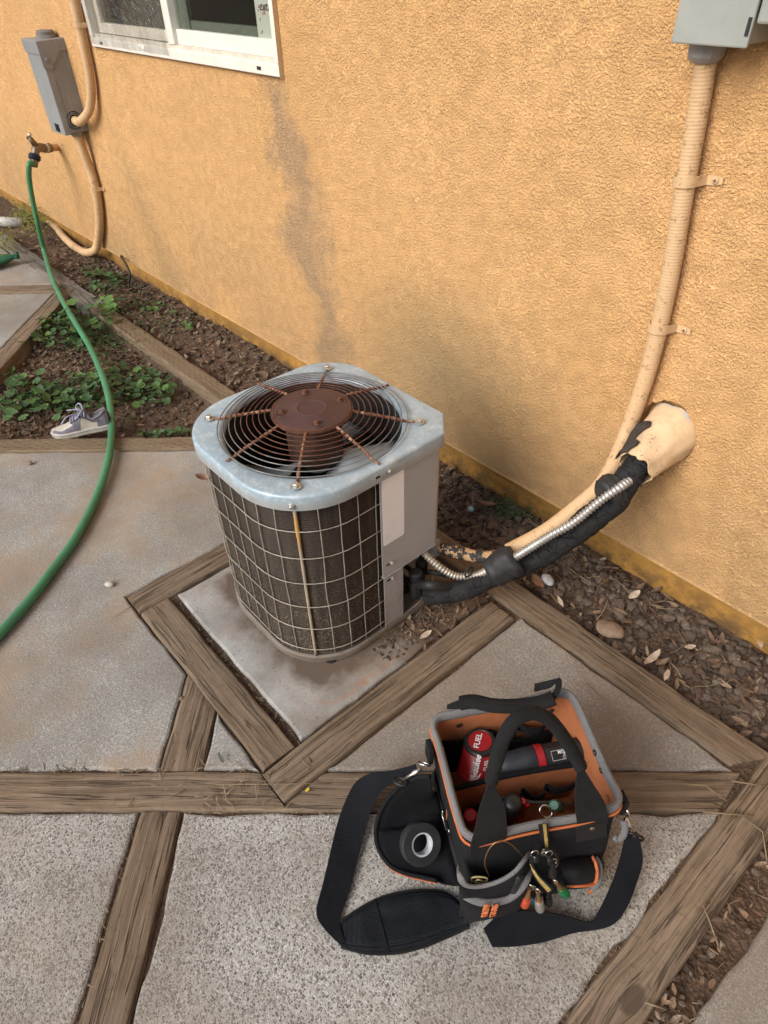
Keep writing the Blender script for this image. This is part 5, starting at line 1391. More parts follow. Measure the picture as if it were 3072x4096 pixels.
def ttext(name, s, size, pos, par, mat, xdir, n, **k):
    x = V(xdir).normalized(); n = V(n).normalized(); x = (x - n * x.dot(n)).normalized()
    return text_mesh(name, s, size, mat, par, frame4(pos, x, n.cross(x), n), **k)
up_img = BI.to_3x3() @ (CAM_R @ V((0, 1, 0))); rt_img = BI.to_3x3() @ (CAM_R @ V((1, 0, 0)))
rd = up_img + rt_img * .12
ttext('lettering', 'FUEL', .0165, h0 + nrm * .0074 - rt_img * .004, capo, MAT['whiteprint'], rd, nrm, extrude=.0003, bold=.0003, sx=1.05)
ttext('lettering', 'BRUSHLESS', .0062, h0 + nrm * .0074 + rt_img * .010, capo, MAT['whiteprint'], rd, nrm, extrude=.0003, spacing=1.25)
tocam = (BI @ CAM_P - h0).normalized()
sd_ = (h0 - h1).normalized(); nn = (tocam - sd_ * tocam.dot(sd_)).normalized()
mc = h0.lerp(h1, .60) + nn * .0345
ttext('lettering', 'Milwaukee', .0185, mc - sd_ * .004 + rt_img * .003, tl, MAT['whiteprint'], sd_, nn, shear=.35, extrude=.0004, bold=.0005, sx=.82)
nn2 = (nn + rt_img * .55).normalized()
ttext('lettering', 'FUEL', .0105, h0.lerp(h1, .58) + nn2 * .0348 + sd_ * .006 + rt_img * .004, tl, MAT['whiteprint'], sd_, nn2, extrude=.0004)
zg = MB(); bz = [(0, .0), (.014, .004), (.009, .0045), (.022, .010), (.010, .0072), (.0145, .0068)]
zp_ = h0.lerp(h1, .86) + nn * .0349 + rt_img * .012
zg.add([zp_ + sd_ * (a - .01) + rt_img * (b - .005) for a, b in bz] , [(0, 1, 2), (2, 1, 3, 4), (2, 4, 5)]); zg.build('printed_bolt', MAT['whiteprint'], tl, local=True)
ga, gb = lz(c2(640, 765), .172), lz(c2(1285, 640), .186)
gd_ = (gb - ga); gL = gd_.length; gd_.normalize()
MB().lathe(ga - gd_ * .012, gd_, [(.013, -.012), (.016, 0), (.0165, .02)], 20).build('neck', MAT['chrome'], tl, smooth=True, local=True)
MB().lathe(ga, gd_, [(.020, -.004), (.0245, .002), (.0265, .02), (.0275, .04), (.0290, .055), (.0295, .075), (.0275, .0785)], 26).build('grip', MAT['grip'], tl, smooth=True, local=True, angle=50)
MB().lathe(ga + gd_ * .0785, gd_, [(.0275, 0), (.0298, .001), (.0298, .0155), (.0275, .0165)], 26).build('red_collar', MAT['redplast'], tl, smooth=True, local=True, angle=50)
bt = MB().lathe(ga + gd_ * .095, gd_, [(.0265, 0), (.0285, .001), (.0285, .050), (.0245, .052), (.0245, .058), (.029, .060), (.029, gL - .098), (.026, gL - .094)], 10).build('battery', MAT['blkplast'], tl, smooth=True, local=True, angle=30)
ng = (tocam - gd_ * tocam.dot(gd_)).normalized()
bp_ = ga + gd_ * .122 + ng * .0288
ttext('lettering', 'M12', .0085, bp_ + up_img * .006 + gd_ * .006, bt, MAT['whiteprint'], gd_, ng, extrude=.0003, bold=.0003)
ttext('lettering', 'LITHIUM', .0045, bp_ - up_img * .001 + gd_ * .012, bt, MAT['whiteprint'], rd, ng, extrude=.0003)
fm = []
for a, b in ((-.014, -.009), (.014, -.009), (.014, .010), (-.014, .010)): fm.append(bp_ + gd_ * a + gd_.cross(ng) * -b + ng * .0008)
MB().tube(fm, .0005, 4, closed=True).build('printed_frame', MAT['whiteprint'], bt, local=True)
ttext('lettering', 'RED', .0075, bp_ - gd_ * .008 + up_img * .003, bt, MAT['redplast'], gd_, ng, extrude=.0003, shear=.3) if False else None

# ---- hand tools in the front half
def handtool(name, label, cat, a, b, prof, mat, extra=None):
    t = bthing(name, label, cat); d = (b - a); L = d.length; d.normalize()
    MB().lathe(a, d, [(r, h * L) for r, h in prof], 18).build('handle', MAT[mat], t, smooth=True, local=True, angle=50)
    return t
GR = [(0, 0), (.008, .0), (.0115, .05), (.0115, .18), (.0095, .25), (.0115, .35), (.012, .8), (.008, .95), (.004, 1.0)]
handtool('screwdriver', 'green-handled screwdriver standing in the front half of the bag', 'screwdriver', lz(c2(1045, 1052), .190), lz(c2(1110, 1075), .07), GR, 'teal')
handtool('screwdriver', 'red-handled screwdriver standing at the front left of the bag', 'screwdriver', lz(c2(425, 1128), .175), lz(c2(440, 1180), .07), [(0, 0), (.010, 0), (.0145, .06), (.0145, .5), (.009, .9), (.004, 1)], 'redplast')
t = handtool('socket_driver', 'thick black tool handle standing in the front half of the bag', 'tool', lz(c2(745, 1030), .190), lz(c2(700, 1150), .06), [(0, 0), (.012, 0), (.019, .04), (.0205, .10), (.0205, .3), (.016, .4), (.016, 1)], 'blkplast')
t = handtool('pliers', 'red-handled pliers beside the thick black tool in the bag', 'pliers', lz(c2(812, 1020), .185), lz(c2(790, 1180), .07), [(0, 0), (.006, 0), (.0085, .06), (.0085, .8), (.005, 1)], 'redplast')
MB().lathe(lz(c2(845, 1035), .178), (.1, .3, -1), [(0, 0), (.006, 0), (.0085, .006), (.0085, .08), (.005, .1)], 14).build('handle', MAT['redplast'], t, smooth=True, local=True)
t = bthing('hose_clamp', 'small shiny metal clamp at the front edge of the bag', 'clamp')
ring(lz(c2(985, 1100), .172), .011, (0, -.6, .8), .003, 'chrome', 'band', t, 1.2)
t = bthing('test_lead', 'thin black cable looping in the front half of the bag', 'cable')
MB().tube(catmull([lz(c2(640, 990), .16), lz(c2(760, 1010), .175), lz(c2(900, 1030), .18), lz(c2(1060, 1030), .18), lz(c2(1180, 1050), .17)], 8), .003, 8).build('cable', MAT['rubber'], t, smooth=True, local=True)
# ---- loop, carabiner and drivers on the front
lp = bthing('key_strap', 'black and yellow woven strap looped on the front of the bag', 'strap')
def fr_(x, y, o): return on_front(c3(x, y), o)
def fl_rib(L, Rr, nm, mat, th=.002): MB().ribbon(catmull(L, 6), catmull(Rr, 6), th).build(nm, MAT[mat], lp, smooth=True, local=True, angle=40)
fl_rib([fr_(788, 195, .016), fr_(800, 280, .014), fr_(815, 375, .020)], [fr_(862, 188, .016), fr_(868, 270, .014), fr_(872, 365, .020)], 'webbing', 'web')
fl_rib([fr_(822, 192, .0175), fr_(832, 280, .0155), fr_(842, 372, .0215)], [fr_(848, 190, .0175), fr_(856, 275, .0155), fr_(864, 368, .0215)], 'yellow_weave', 'yellow', .001)
fl_rib([fr_(790, 352, .028), fr_(738, 400, .034), fr_(718, 480, .040), fr_(735, 560, .046), (fr_(780, 640, .050)), fr_(850, 715, .052)], [fr_(815, 372, .028), fr_(768, 415, .036), fr_(748, 490, .044), fr_(775, 560, .050), fr_(830, 620, .054), fr_(905, 690, .055)], 'webbing', 'web')
fl_rib([fr_(722, 500, .0425), fr_(745, 565, .0485), fr_(795, 642, .0525), fr_(862, 720, .0545)], [fr_(738, 500, .0435), fr_(765, 560, .0495), fr_(818, 625, .0535), fr_(888, 702, .0552)], 'yellow_weave', 'yellow', .001)
cb = bthing('carabiner', 'black carabiner clipped to the woven strap on the bag front', 'carabiner')
cpts = [fr_(800, 400, .026), fr_(830, 385, .032), fr_(890, 395, .034), fr_(930, 440, .034), fr_(935, 490, .036), fr_(915, 525, .036), fr_(900, 470, .036), fr_(860, 425, .034), fr_(815, 425, .030)]
MB().tube(catmull(cpts, 5, True), .0034, 8, closed=True).build('hook', MAT['darkmet'], cb, smooth=True, local=True)
MB().lathe(fr_(818, 400, .034), (0, -1, .2), [(.004, 0), (.004, .003), (0, .004)], 12).build('pivot', MAT['chrome'], cb, local=True)
def nutdriver(top, bot, mat, label, stem='goldmet'):
    t = bthing('nut_driver', label, 'nut driver', 'small drivers hanging on the carabiner')
    d = (bot - top); L = d.length; d.normalize()
    MB().lathe(top, d, [(0, 0), (.0042, 0), (.0042, L * .10), (.0034, L * .14), (.0058, L * .42), (.0062, L * .5), (0, L * .5)], 14).build('stem', MAT[stem], t, smooth=True, local=True, angle=40)
    MB().lathe(top + d * L * .48, d, [(.0, 0), (.0075, 0), (.0088, L * .06), (.0088, L * .14), (.0078, L * .16), (.0090, L * .19), (.0090, L * .44), (.0082, L * .5), (.0045, L * .5), (.0045, L * .40), (0, L * .4)], 18).build('socket', MAT[mat], t, smooth=True, local=True, angle=35)
    ring(top - d * .004, .006, d.orthogonal(), .0009, 'chrome', 'split_ring', t)
nutdriver(fr_(722, 690, .050), fr_(678, 825, .050), 'redmet', 'orange-red nut driver hanging from the carabiner')
nutdriver(fr_(782, 715, .058), fr_(800, 855, .056), 'zinc', 'silver nut driver hanging lowest from the carabiner')
nutdriver(fr_(748, 690, .042), fr_(738, 785, .040), 'bluemet', 'teal nut driver half hidden between the orange and silver ones', 'darkmet')
nutdriver(fr_(850, 700, .044), fr_(866, 805, .042), 'darkmet', 'dark steel nut driver hanging right of the silver one', 'darkmet')
nutdriver(fr_(922, 640, .052), fr_(1005, 742, .052), 'grnmet', 'green nut driver pointing right from the carabiner', 'goldmet')
for k, (a, b) in enumerate((((870, 430), (880, 500)), ((900, 490), (880, 600)), ((760, 430), (770, 480)), ((905, 520), (900, 600)))):
    t = bthing('key_fob', ['knurled black bit holder just under the carabiner', 'longer black bit holder hanging below the carabiner', 'small black key beside the carabiner', 'black bit holder at the right under the carabiner'][k], 'bit holder', 'small black holders on the carabiner')
    p, q = fr_(*a, .040), fr_(*b, .046); d = (q - p); L = d.length; d.normalize()
    MB().lathe(p, d, [(0, 0), (.004, 0), (.0055, L * .2), (.0048, L * .3), (.0062, L * .4), (.0062, L * .9), (.004, L), (0, L)], 12).build('holder', MAT['darkmet'], t, smooth=True, local=True, angle=40)
    ring(p - d * .003, .007, (0, -1, .3), .0010, 'chrome', 'split_ring', t)
# wire loop and twine in the pocket
t = bthing('wire_loop', 'thin copper wire loop standing out of the front pocket', 'wire')
MB().tube(catmull([fr_(405, 600, .030), fr_(370, 500, .032), fr_(385, 420, .030), fr_(430, 350, .026), fr_(490, 320, .024), fr_(570, 345, .024), fr_(630, 400, .024), fr_(668, 440, .022)], 8), .0011, 6).build('wire', MAT['goldmet'], t, smooth=True, local=True)
t = bthing('twine', 'coil of pale yellow twine in the front pocket', 'twine')
MB().tube(catmull([fr_(268, 640, .036), fr_(268, 608, .038), fr_(330, 600, .040), fr_(388, 612, .040), fr_(375, 640, .036), fr_(320, 622, .040), fr_(290, 645, .036), fr_(350, 650, .034)], 8), .0017, 6).build('cord', plain('pale_twine', (.50, .42, .20), .8), t, smooth=True, local=True)
t = bthing('marker', 'thick black marker standing in the front pocket', 'marker')
MB().lathe(fr_(635, 590, .046), (fr_(575, 735, .046) - fr_(635, 590, .046)).normalized(), [(0, -.004), (.006, -.004), (.0085, 0), (.0085, .045), (.0075, .05)], 16).build('barrel', MAT['blkplast'], t, smooth=True, local=True, angle=40)

# ================================================================== SHOE
shT, shH = G(112, 934, .012), G(236, 903, .045)
shd = (shT - shH); shL = V((shd.x, shd.y)).length
sho = empty('shoe', (shH.x, shH.y, -.035), math.atan2(shd.y, shd.x)); tag(sho, 'grey and cream low sneaker lying at the edge of the soil', 'shoe')
SL_ = shL * 1.0; K = SL_ / .29
def halfw(f): return (.030 + .012 * math.sin(min(1, f * 1.05) * math.pi) + .012 * max(0, math.sin((f - .35) / .65 * math.pi)) if f < 1 else .02) * K
def shoe_w(f):
    P_ = [(0, .022), (.04, .030), (.15, .034), (.35, .033), (.55, .039), (.72, .044), (.86, .040), (.95, .028), (1, .010)]
    for (a, wa), (b, wb_) in zip(P_, P_[1:]):
        if f <= b: return (wa + (wb_ - wa) * (f - a) / (b - a)) * K
    return .01
def lift(f): return (.030 + (.055 - .030) * 0) * 0 + .052 - .020 * f + .012 * max(0, f - .8) * 3
NF, NK = 40, 24
def topz(f):
    P_ = [(0, .085), (.06, .096), (.16, .088), (.26, .074), (.36, .090), (.42, .096), (.55, .078), (.68, .056), (.80, .046), (.92, .038), (1.0, .020)]
    for (a, wa), (b, wb_) in zip(P_, P_[1:]):
        if f <= b:
            t = (f - a) / (b - a); t = t * t * (3 - 2 * t); return (wa + (wb_ - wa) * t) * K
    return .02
def up_pt(f, g, off=0.0):
    # g: -1..1 across the upper from one side over the top to the other
    wd = shoe_w(f) * .96; h = topz(f); a = g * math.pi / 2
    sy = math.sin(a); cz = math.cos(a)
    y = (abs(sy) ** .75) * (1 if sy >= 0 else -1) * (wd + off); z = .024 * K + (h - .024 * K) * (abs(cz) ** .62) + off * cz
    return V((f * SL_, y, z + lift(f) * K))
def up_patch(f0, f1, g0, g1, off, nf=14, ng=10, fn=None):
    rows = []
    for i in range(nf + 1):
        row = []
        for k in range(ng + 1):
            f = f0 + (f1 - f0) * i / nf; g = g0 + (g1 - g0) * k / ng
            if fn: f, g = fn(i / nf, k / ng)
            row.append(up_pt(f, g, off))
        rows.append(row)
    return MB().grid(rows)
upr = up_patch(0.0, 1.0, -1, 1, 0, 40, 24).build('upper', MAT['sh_white'], sho, smooth=True, local=True)
for side in (-1, 1):
    up_patch(0, 0, 0, 0, .002, 16, 8, lambda u, v: (.52 + .475 * u, side * (1 - v * (.42 + .08 * math.sin(u * 6) + .58 * max(0, u - .6) / .4)))).build('toe_overlay', MAT['sh_grey'], upr, smooth=True, local=True)
    up_patch(0, 0, 0, 0, .0022, 10, 8, lambda u, v: (.50 + .14 * u - .10 * v, side * (1 - .92 * v))).build('eyestay', MAT['sh_grey'], upr, smooth=True, local=True)
    up_patch(0, 0, 0, 0, .0022, 10, 8, lambda u, v: (.0 + .20 * u * (1 - .5 * v), side * (1 - v * .98))).build('heel_overlay', MAT['sh_grey'], upr, smooth=True, local=True)
    up_patch(0, 0, 0, 0, .0026, 12, 4, lambda u, v: (.14 + .30 * u, side * (.55 - .32 * u * (1 - .2 * v) + (.30 * v * (1 - u) ** .6 if True else 0)))).build('side_mark', MAT['sh_dark'], upr, smooth=True, local=True)
up_patch(.04, .30, -.42, .42, .0015, 12, 10).build('opening', MAT['sh_dark'], upr, smooth=True, local=True)
coll = [up_pt(.03 + .30 * (.5 - .5 * math.cos(a)), .46 * math.sin(a), .004) for a in [2 * math.pi * k / 30 for k in range(30)]]
MB().tube(coll, .0065 * K, 8, closed=True).build('collar', MAT['sh_grey'], upr, smooth=True, local=True)
up_patch(.30, .62, -.26, .26, .004, 12, 8).build('tongue', MAT['sh_lilac'], upr, smooth=True, local=True)
for i in range(6):
    f = .36 + .05 * i
    MB().tube(catmull([up_pt(f, -.34, .006), up_pt(f + .012, -.12, .012), up_pt(f, .1, .012), up_pt(f + .008, .34, .006)], 5), .0036 * K, 7, squash=(1, 1.6)).build('lace', MAT['sh_lilac'], upr, smooth=True, local=True)
t0 = up_pt(.37, 0, .012)
for pts in ([(0, 0, 0), (.01, -.03, .025), (.03, -.055, .02), (.045, -.05, .0), (.02, -.02, .004), (0, 0, 0)], [(0, 0, 0), (-.005, .03, .03), (.01, .06, .02), (.035, .055, -.004), (.02, .02, .004), (0, 0, 0)], [(0, 0, 0), (.03, .02, .006), (.07, .05, .012), (.10, .075, -.012)], [(0, 0, 0), (.03, -.01, .012), (.06, -.03, .004), (.09, -.055, -.01)]):
    MB().tube(catmull([t0 + V(p) * K for p in pts], 6), .0034 * K, 7, squash=(1, 1.5)).build('lace', MAT['sh_lilac'], upr, smooth=True, local=True)
def sole_ring(z, g, l=True): 
    out = []
    for k in range(61):
        f = k / 60; out.append(V((f * SL_ * (1 + g * 2) - g * SL_, shoe_w(f) + g * .1 + .003, z * K + lift(f) * K)))
    return out + [V((p.x, -p.y, p.z)) for p in reversed(out)]
so = MB(); rr_ = [sole_ring(z, g) for z, g in ((.0, -.004), (.002, .0), (.014, .006), (.0155, .0045), (.017, .006), (.026, .006), (.029, .0))]
so.grid(rr_, closed_u=True); n_ = len(rr_[0]); so.f.append(tuple(reversed(range(n_)))); so.f.append(tuple(range(6 * n_, 7 * n_)))
so.build('sole', MAT['sh_sole'], sho, smooth=True, local=True, angle=45)
ol = MB().tube([p + V((0, 0, .0015)) for p in sole_ring(.0155, .0068)], .0011, 5, closed=True).build('sole_line', MAT['sh_dark'], sho, local=True)

# ================================================================== WEEDS
def leaf_mesh(name, kind):
    m = MB(); n = 18
    rim = []
    for k in range(n):
        a = 2 * math.pi * k / n
        if kind == 0:
            r = 1 - .13 * abs(math.sin(a * 2.5)) - (.45 if k == 9 else 0)
            p = V((math.cos(a) * r + .0, math.sin(a) * r * .98, .10 * math.sin(a * 5) * .5 + .16))
        elif kind == 1:
            r = 1 - .22 * abs(math.sin(a * 1.5 + .2)); p = V((math.cos(a) * r, math.sin(a) * r * .85, .12 + .06 * math.sin(a * 3)))
        else:
            p = V((math.cos(a) * 1.35, math.sin(a) * .42 * (1 + .3 * math.cos(a)), .05 + .10 * math.cos(a * 2)))
        rim.append(p)
    mid = [V((p.x * .55, p.y * .55, p.z * .25 + .02)) for p in rim]
    m.grid([rim, mid], closed_u=True); o = len(m.v); m.v.append(V((-.1, 0, 0)))
    for k in range(n): m.f.append((n + k, n + (k + 1) % n, o))
    me = bpy.data.meshes.new(name); me.from_pydata([tuple(p) for p in m.v], [], m.f); me.shade_smooth(); return me
LM = [leaf_mesh('leaf', k) for k in range(3)]
for i_, me in enumerate(LM): me.materials.append(MAT['leaf_bright'] if i_ == 2 else MAT['leaf'])
LMB = LM[0].copy(); LMB.materials.clear(); LMB.materials.append(MAT['leaf_bright'])
leaf_count = 0
def weed(label, spots, size, kinds=(0, 1), seed=0, height=.05, dz=-.06, bright=.15):
    # spots: list of (px, py) clump centres with spread in pixels and number of leaves
    global leaf_count
    r = random.Random(seed); P0 = G(*spots[0][:2], dz)
    pl = empty('weed', P0); tag(pl, label, 'weed', 'leafy weeds growing in the soil')
    stems = MB()
    for (px, py, sx, sy, n) in spots:
        n = int(n * 1.5); root = G(px, py, dz)
        for i in range(n):
            x = px + r.gauss(0, 1) * sx * .5; y = py + r.gauss(0, 1) * sy * .5
            h = dz + height * (.35 + .65 * r.random())
            p = G(x, y, h)
            me = LM[r.choice(kinds)]
            if r.random() < bright and 2 not in kinds: me = LMB
            o = bpy.data.objects.new('leaf', me); col.objects.link(o)
            s = size * r.uniform(.5, 1.05)
            o.scale = (s, s, s)
            o.rotation_euler = (r.uniform(-.5, .5), r.uniform(-.45, .45), r.uniform(0, 6.28))
            o.location = p - P0; o.parent = pl; leaf_count += 1
            q = root.lerp(p, .55); q.z = dz
            stems.tube([V((q.x, q.y, dz - .01)), q.lerp(p, .6) + V((0, 0, height * .2)), p], .0016, 5, caps=False)
    stuff(stems.build('stem', MAT['leaf_small'], pl, smooth=True))
    return pl
weed('broad patch of round-leaved weeds left of the shoe', [(50, 850, 70, 40, 26), (95, 872, 60, 40, 22), (40, 825, 50, 24, 12), (110, 845, 50, 30, 16), (25, 885, 30, 24, 8)], .026, seed=1, height=.07)
weed('patch of round-leaved weeds behind the shoe, left of the hose', [(160, 845, 60, 34, 24), (190, 825, 50, 30, 16), (140, 870, 50, 24, 12), (205, 850, 40, 22, 10)], .024, seed=2, height=.06)
weed('patch of scalloped weeds right of the hose, beside the timber', [(275, 835, 60, 40, 24), (320, 822, 60, 36, 26), (350, 835, 40, 26, 14), (265, 800, 40, 24, 10), (300, 850, 60, 16, 10)], .024, seed=3, height=.06)
weed('bright leafy weed sprouting over the timber near the hose', [(235, 670, 46, 26, 10), (215, 690, 50, 30, 14), (240, 650, 30, 16, 6)], .034, kinds=(0, 1), seed=4, height=.13, bright=.7)
weed('dark green weeds against the left timber behind the hose', [(120, 705, 60, 30, 22), (150, 690, 50, 28, 14), (100, 730, 50, 24, 12), (180, 720, 40, 24, 8)], .030, seed=5, height=.09)
weed('long-leaved weed beside the hose in the soil triangle', [(125, 690, 30, 20, 5), (158, 688, 24, 18, 4)], .032, kinds=(2,), seed=6, height=.12)
weed('weeds on the soil strip at the foot of the wall, far left', [(200, 585, 34, 14, 10), (235, 600, 30, 16, 10), (215, 615, 30, 12, 8)], .034, seed=7, height=.08, dz=-.03)
weed('small weeds in the soil strip behind the incised timber', [(330, 665, 40, 20, 8), (410, 702, 14, 10, 4)], .022, seed=8, height=.05, dz=-.03, bright=.5)
weed('low weeds creeping over the timber left of the air conditioner', [(330, 935, 30, 6, 12), (370, 934, 34, 6, 12), (405, 932, 14, 6, 5)], .015, seed=9, height=.05, dz=-.035)
# fine creeping weeds and yellow-green growth: uncountable
def tufts(name, label, spots, mat, size, seed, dz=-.04, hgt=.05):
    r = random.Random(seed); m = MB()
    for (px, py, sx, sy, n) in spots:
        for i in range(n):
            p = G(px + r.gauss(0, 1) * sx * .5, py + r.gauss(0, 1) * sy * .5, dz + hgt * r.random())
            a = r.uniform(0, 6.28); s = size * r.uniform(.6, 1.3); d = V((math.cos(a), math.sin(a), r.uniform(-.3, .6))); e = V((-math.sin(a), math.cos(a), r.uniform(-.3, .3)))
            m.add([p, p + d * s * .5 + e * s * .4, p + d * s, p + d * s * .5 - e * s * .4], [(0, 1, 2, 3)])
    o = m.build(name, MAT[mat]); stuff(o, label, 'weeds'); return o
tufts('creeping_weed', 'fine creeping weeds along the left timber and soil', [(310, 650, 90, 40, 320), (240, 720, 110, 50, 500), (190, 740, 80, 30, 240), (370, 690, 60, 30, 160), (235, 625, 60, 30, 200)], 'leaf_small', .014, 11)
tufts('creeping_weed', 'fine creeping weeds at the footing behind the pipes', [(1085, 1095, 40, 22, 170), (1110, 1105, 40, 20, 120), (1080, 1240, 20, 10, 40)], 'leaf_small', .009, 12, -.02, .03)
tufts('yellow_green_growth', 'yellow-green bushy growth by the footing at far left', [(65, 455, 44, 40, 520), (80, 470, 40, 40, 300), (15, 520, 30, 30, 160), (95, 440, 30, 36, 140)], 'moss', .022, 13, -.02, .16)

# ================================================================== SOIL LITTER
ico = bmesh.new(); bmesh.ops.create_icosphere(ico, subdivisions=1, radius=1.0)
IV = [v.co.copy() for v in ico.verts]; IF = [tuple(v.index for v in f.verts) for f in ico.faces]; ico.free()
def clump(m, c, s, r, flat=.65):
    q = Matrix.Rotation(r.uniform(0, 6.28), 3, 'Z') @ Matrix.Rotation(r.uniform(-.6, .6), 3, 'X')
    sx, sy, sz = s * r.uniform(.7, 1.3), s * r.uniform(.7, 1.3), s * flat * r.uniform(.7, 1.2)
    m.add([c + q @ V((v.x * sx * r.uniform(.78, 1.15), v.y * sy * r.uniform(.78, 1.15), v.z * sz * r.uniform(.78, 1.15))) for v in IV], IF)
def dry_leaf(m, c, s, r, tilt=.5, curl=None):
    q = Matrix.Rotation(r.uniform(0, 6.28), 3, 'Z') @ Matrix.Rotation(r.uniform(-tilt, tilt), 3, 'X') @ Matrix.Rotation(r.uniform(-tilt, tilt), 3, 'Y')
    cu = r.uniform(-.5, .9) if curl is None else curl; wd = r.uniform(.3, .55)
    rows = []
    for i in range(5):
        f = i / 4; w_ = math.sin(max(.06, min(.97, f)) * math.pi) ** .8 * wd
        rows.append([c + q @ (V(((f - .5) * 2, y * w_ + .1 * r.uniform(-.3, .3), cu * (y * y * .35 + (f - .5) ** 2 * .9) + r.uniform(-.04, .04))) * s) for y in (-1, 0, 1)])
    m.grid(rows)
def twig(m, c, L, r, th=.0018, tilt=.25):
    a = r.uniform(0, 6.28); p = V(c); pts = [p.copy()]; d = V((math.cos(a), math.sin(a), r.uniform(0, tilt)))
    for k in range(4):
        d = (d + V((r.uniform(-.3, .3), r.uniform(-.3, .3), r.uniform(-.2, .12)))).normalized(); p = p + d * L / 4; pts.append(p.copy())
    m.tube(pts, [th, th, th * .9, th * .7, th * .4], 5)
def in_strip(r, x0, x1):
    x = r.uniform(x0, x1); lo = 1.165 + .012 + WS * x * 1.1 + .045; hi = wall_y(x) + .015
    return x, r.uniform(lo, hi)
def in_tri(r):
    while True:
        s = r.uniform(2.23, 3.7); t = r.uniform(-1.88, -.5); x, y = st(s, t)
        if y < 1.04 + WS * x + .045: return x, y
cm = MB(); lm = MB(); tm = MB(); r = random.Random(5)
for i in range(2600):
    x, y = in_strip(r, -1.35, .25) if i < 2000 else in_strip(r, -4.5, -1.35)
    s = r.choice((.005, .007, .009, .012, .016, .019)) * r.uniform(.7, 1.2); clump(cm, V((x, y, soil_z(x, y) + s * .25)), s, r)
for i in range(900):
    x, y = in_tri(r); s = r.choice((.005, .008, .011, .015)) * r.uniform(.7, 1.2); clump(cm, V((x, y, soil_z(x, y) + s * .2)), s, r)
for i in range(320):
    x, y = r.uniform(.062, .118), r.uniform(-1.2, 1.2); s = r.uniform(.003, .009); clump(cm, V((x, y, soil_z(x, y) + s * .3 + .01)), s, r)
for i in range(260):
    x, y = -.905 + abs(r.gauss(0, .035)), r.uniform(.70, 1.08); s = r.uniform(.002, .006); clump(cm, V((x, y, .004 + s * .3)), s, r)
stuff(cm.build('soil_clods', MAT['clod'], smooth=False), 'crumbly brown soil clods and pebbles on the bare ground', 'soil')
for i in range(2300):
    x, y = in_strip(r, -1.35, .25) if i < 560 else in_strip(r, -5.2, -1.35)
    dry_leaf(lm, V((x, y, soil_z(x, y) + r.uniform(.006, .02))), r.choice((.005, .007, .010, .013, .020)) * r.uniform(.8, 1.2), r)
for i in range(2200):
    x, y = in_tri(r); 
    if x > -2.75 and r.random() < .75: continue
    dry_leaf(lm, V((x, y, soil_z(x, y) + r.uniform(.005, .016))), r.uniform(.008, .02), r)
for i in range(170):
    x, y = r.uniform(.066, .116), r.uniform(-1.2, 1.2); dry_leaf(lm, V((x, y, soil_z(x, y) + r.uniform(.015, .03))), r.uniform(.006, .014), r)
for i in range(110):
    x, y = r.uniform(-.94, -.81), r.uniform(.80, 1.09); dry_leaf(lm, V((x, y, .008)), r.uniform(.008, .018), r)
stuff(lm.build('leaf_litter', MAT['litter']), 'dry brown leaf litter scattered on the soil', 'leaf litter')
for i in range(260):
    x, y = in_strip(r, -1.35, .25) if i < 130 else (in_strip(r, -4.6, -1.35) if i < 200 else in_tri(r)); twig(tm, (x, y, soil_z(x, y) + .012), r.uniform(.03, .10), r, r.uniform(.0007, .0016))
for i in range(110):
    twig(tm, (r.uniform(.066, .116), r.uniform(-.9, 1.1), -.012), r.uniform(.02, .07), r, .001)
for i in range(60):      # debris on the diagonal timber by the pad corner, and under the unit
    x, y = st(.738 + r.uniform(-.06, .07), r.gauss(-.42, .10)); twig(tm, (x, y, .010), r.uniform(.012, .05), r, .0009, .05)
for i in range(50):
    x, y = -.90 + r.uniform(-.02, .06), r.uniform(.74, .95); twig(tm, (x, y, .008), r.uniform(.02, .05), r, .0008, .2)
# dirt and fibres packed in the joints
for i in range(420):
    k = r.random()
    if k < .3: x, y = st(.790, r.uniform(-1.2, -.60))
    elif k < .5: x, y = st(.686, r.uniform(-.5, .75))
    elif k < .7: x, y = r.uniform(-1.45, -.82), .382 + r.uniform(-.008, .008)
    elif k < .85: x, y = -.038 + r.uniform(-.004, .004), r.uniform(-.4, 1.0)
    else: x, y = st(r.uniform(-.3, .65), -.608)
    twig(tm, (x, y, r.uniform(-.008, .003)), r.uniform(.008, .03), r, .0008, .1)
stuff(tm.build('twig_litter', MAT['straw'], smooth=True), 'thin dry twigs, straw and fibres lying on soil and timbers', 'twigs')

# singled-out leaves, straws and stones
def one_leaf(px, py, z, s, label, mat='paleleaf', seed=0, curl=.4):
    m = MB(); rr = random.Random(seed); c = G(px, py, z); dry_leaf(m, V((0, 0, 0)), s, rr, .25, curl)
    o = m.build('dry_leaf', MAT[mat], smooth=True); o.location = c; tag(o, label, 'leaf', 'single dry leaves'); return o
one_leaf(920, 1372, .012, .021, 'pale dry leaf lying on the pad right of the air conditioner', seed=3)
one_leaf(1410, 1425, .0, .034, 'large torn pale leaf in the soil near the wall timber', seed=4, curl=.7)
one_leaf(1370, 1285, .0, .022, 'pale dry leaf on dark soil below the pipe sleeve', seed=8)
one_leaf(1440, 1460, .0, .020, 'small pale leaf beside the large torn leaf', seed=6)
one_leaf(1642, 1390, .0, .024, 'tan dry leaf at the right edge by the wall footing', seed=7)
one_leaf(1160, 1256, .004, .028, 'reddish brown leaf on the timber edge below the pipes', 'brownleaf', 9)
one_leaf(1050, 1092, .01, .034, 'curled brown lobed leaf on the soil behind the air conditioner', 'brownleaf', 10, .9)
one_leaf(478, 1452 + 185, .012, .017, 'grey-green leaf lying by the joint of two timbers', 'sash_green', 12, .3)
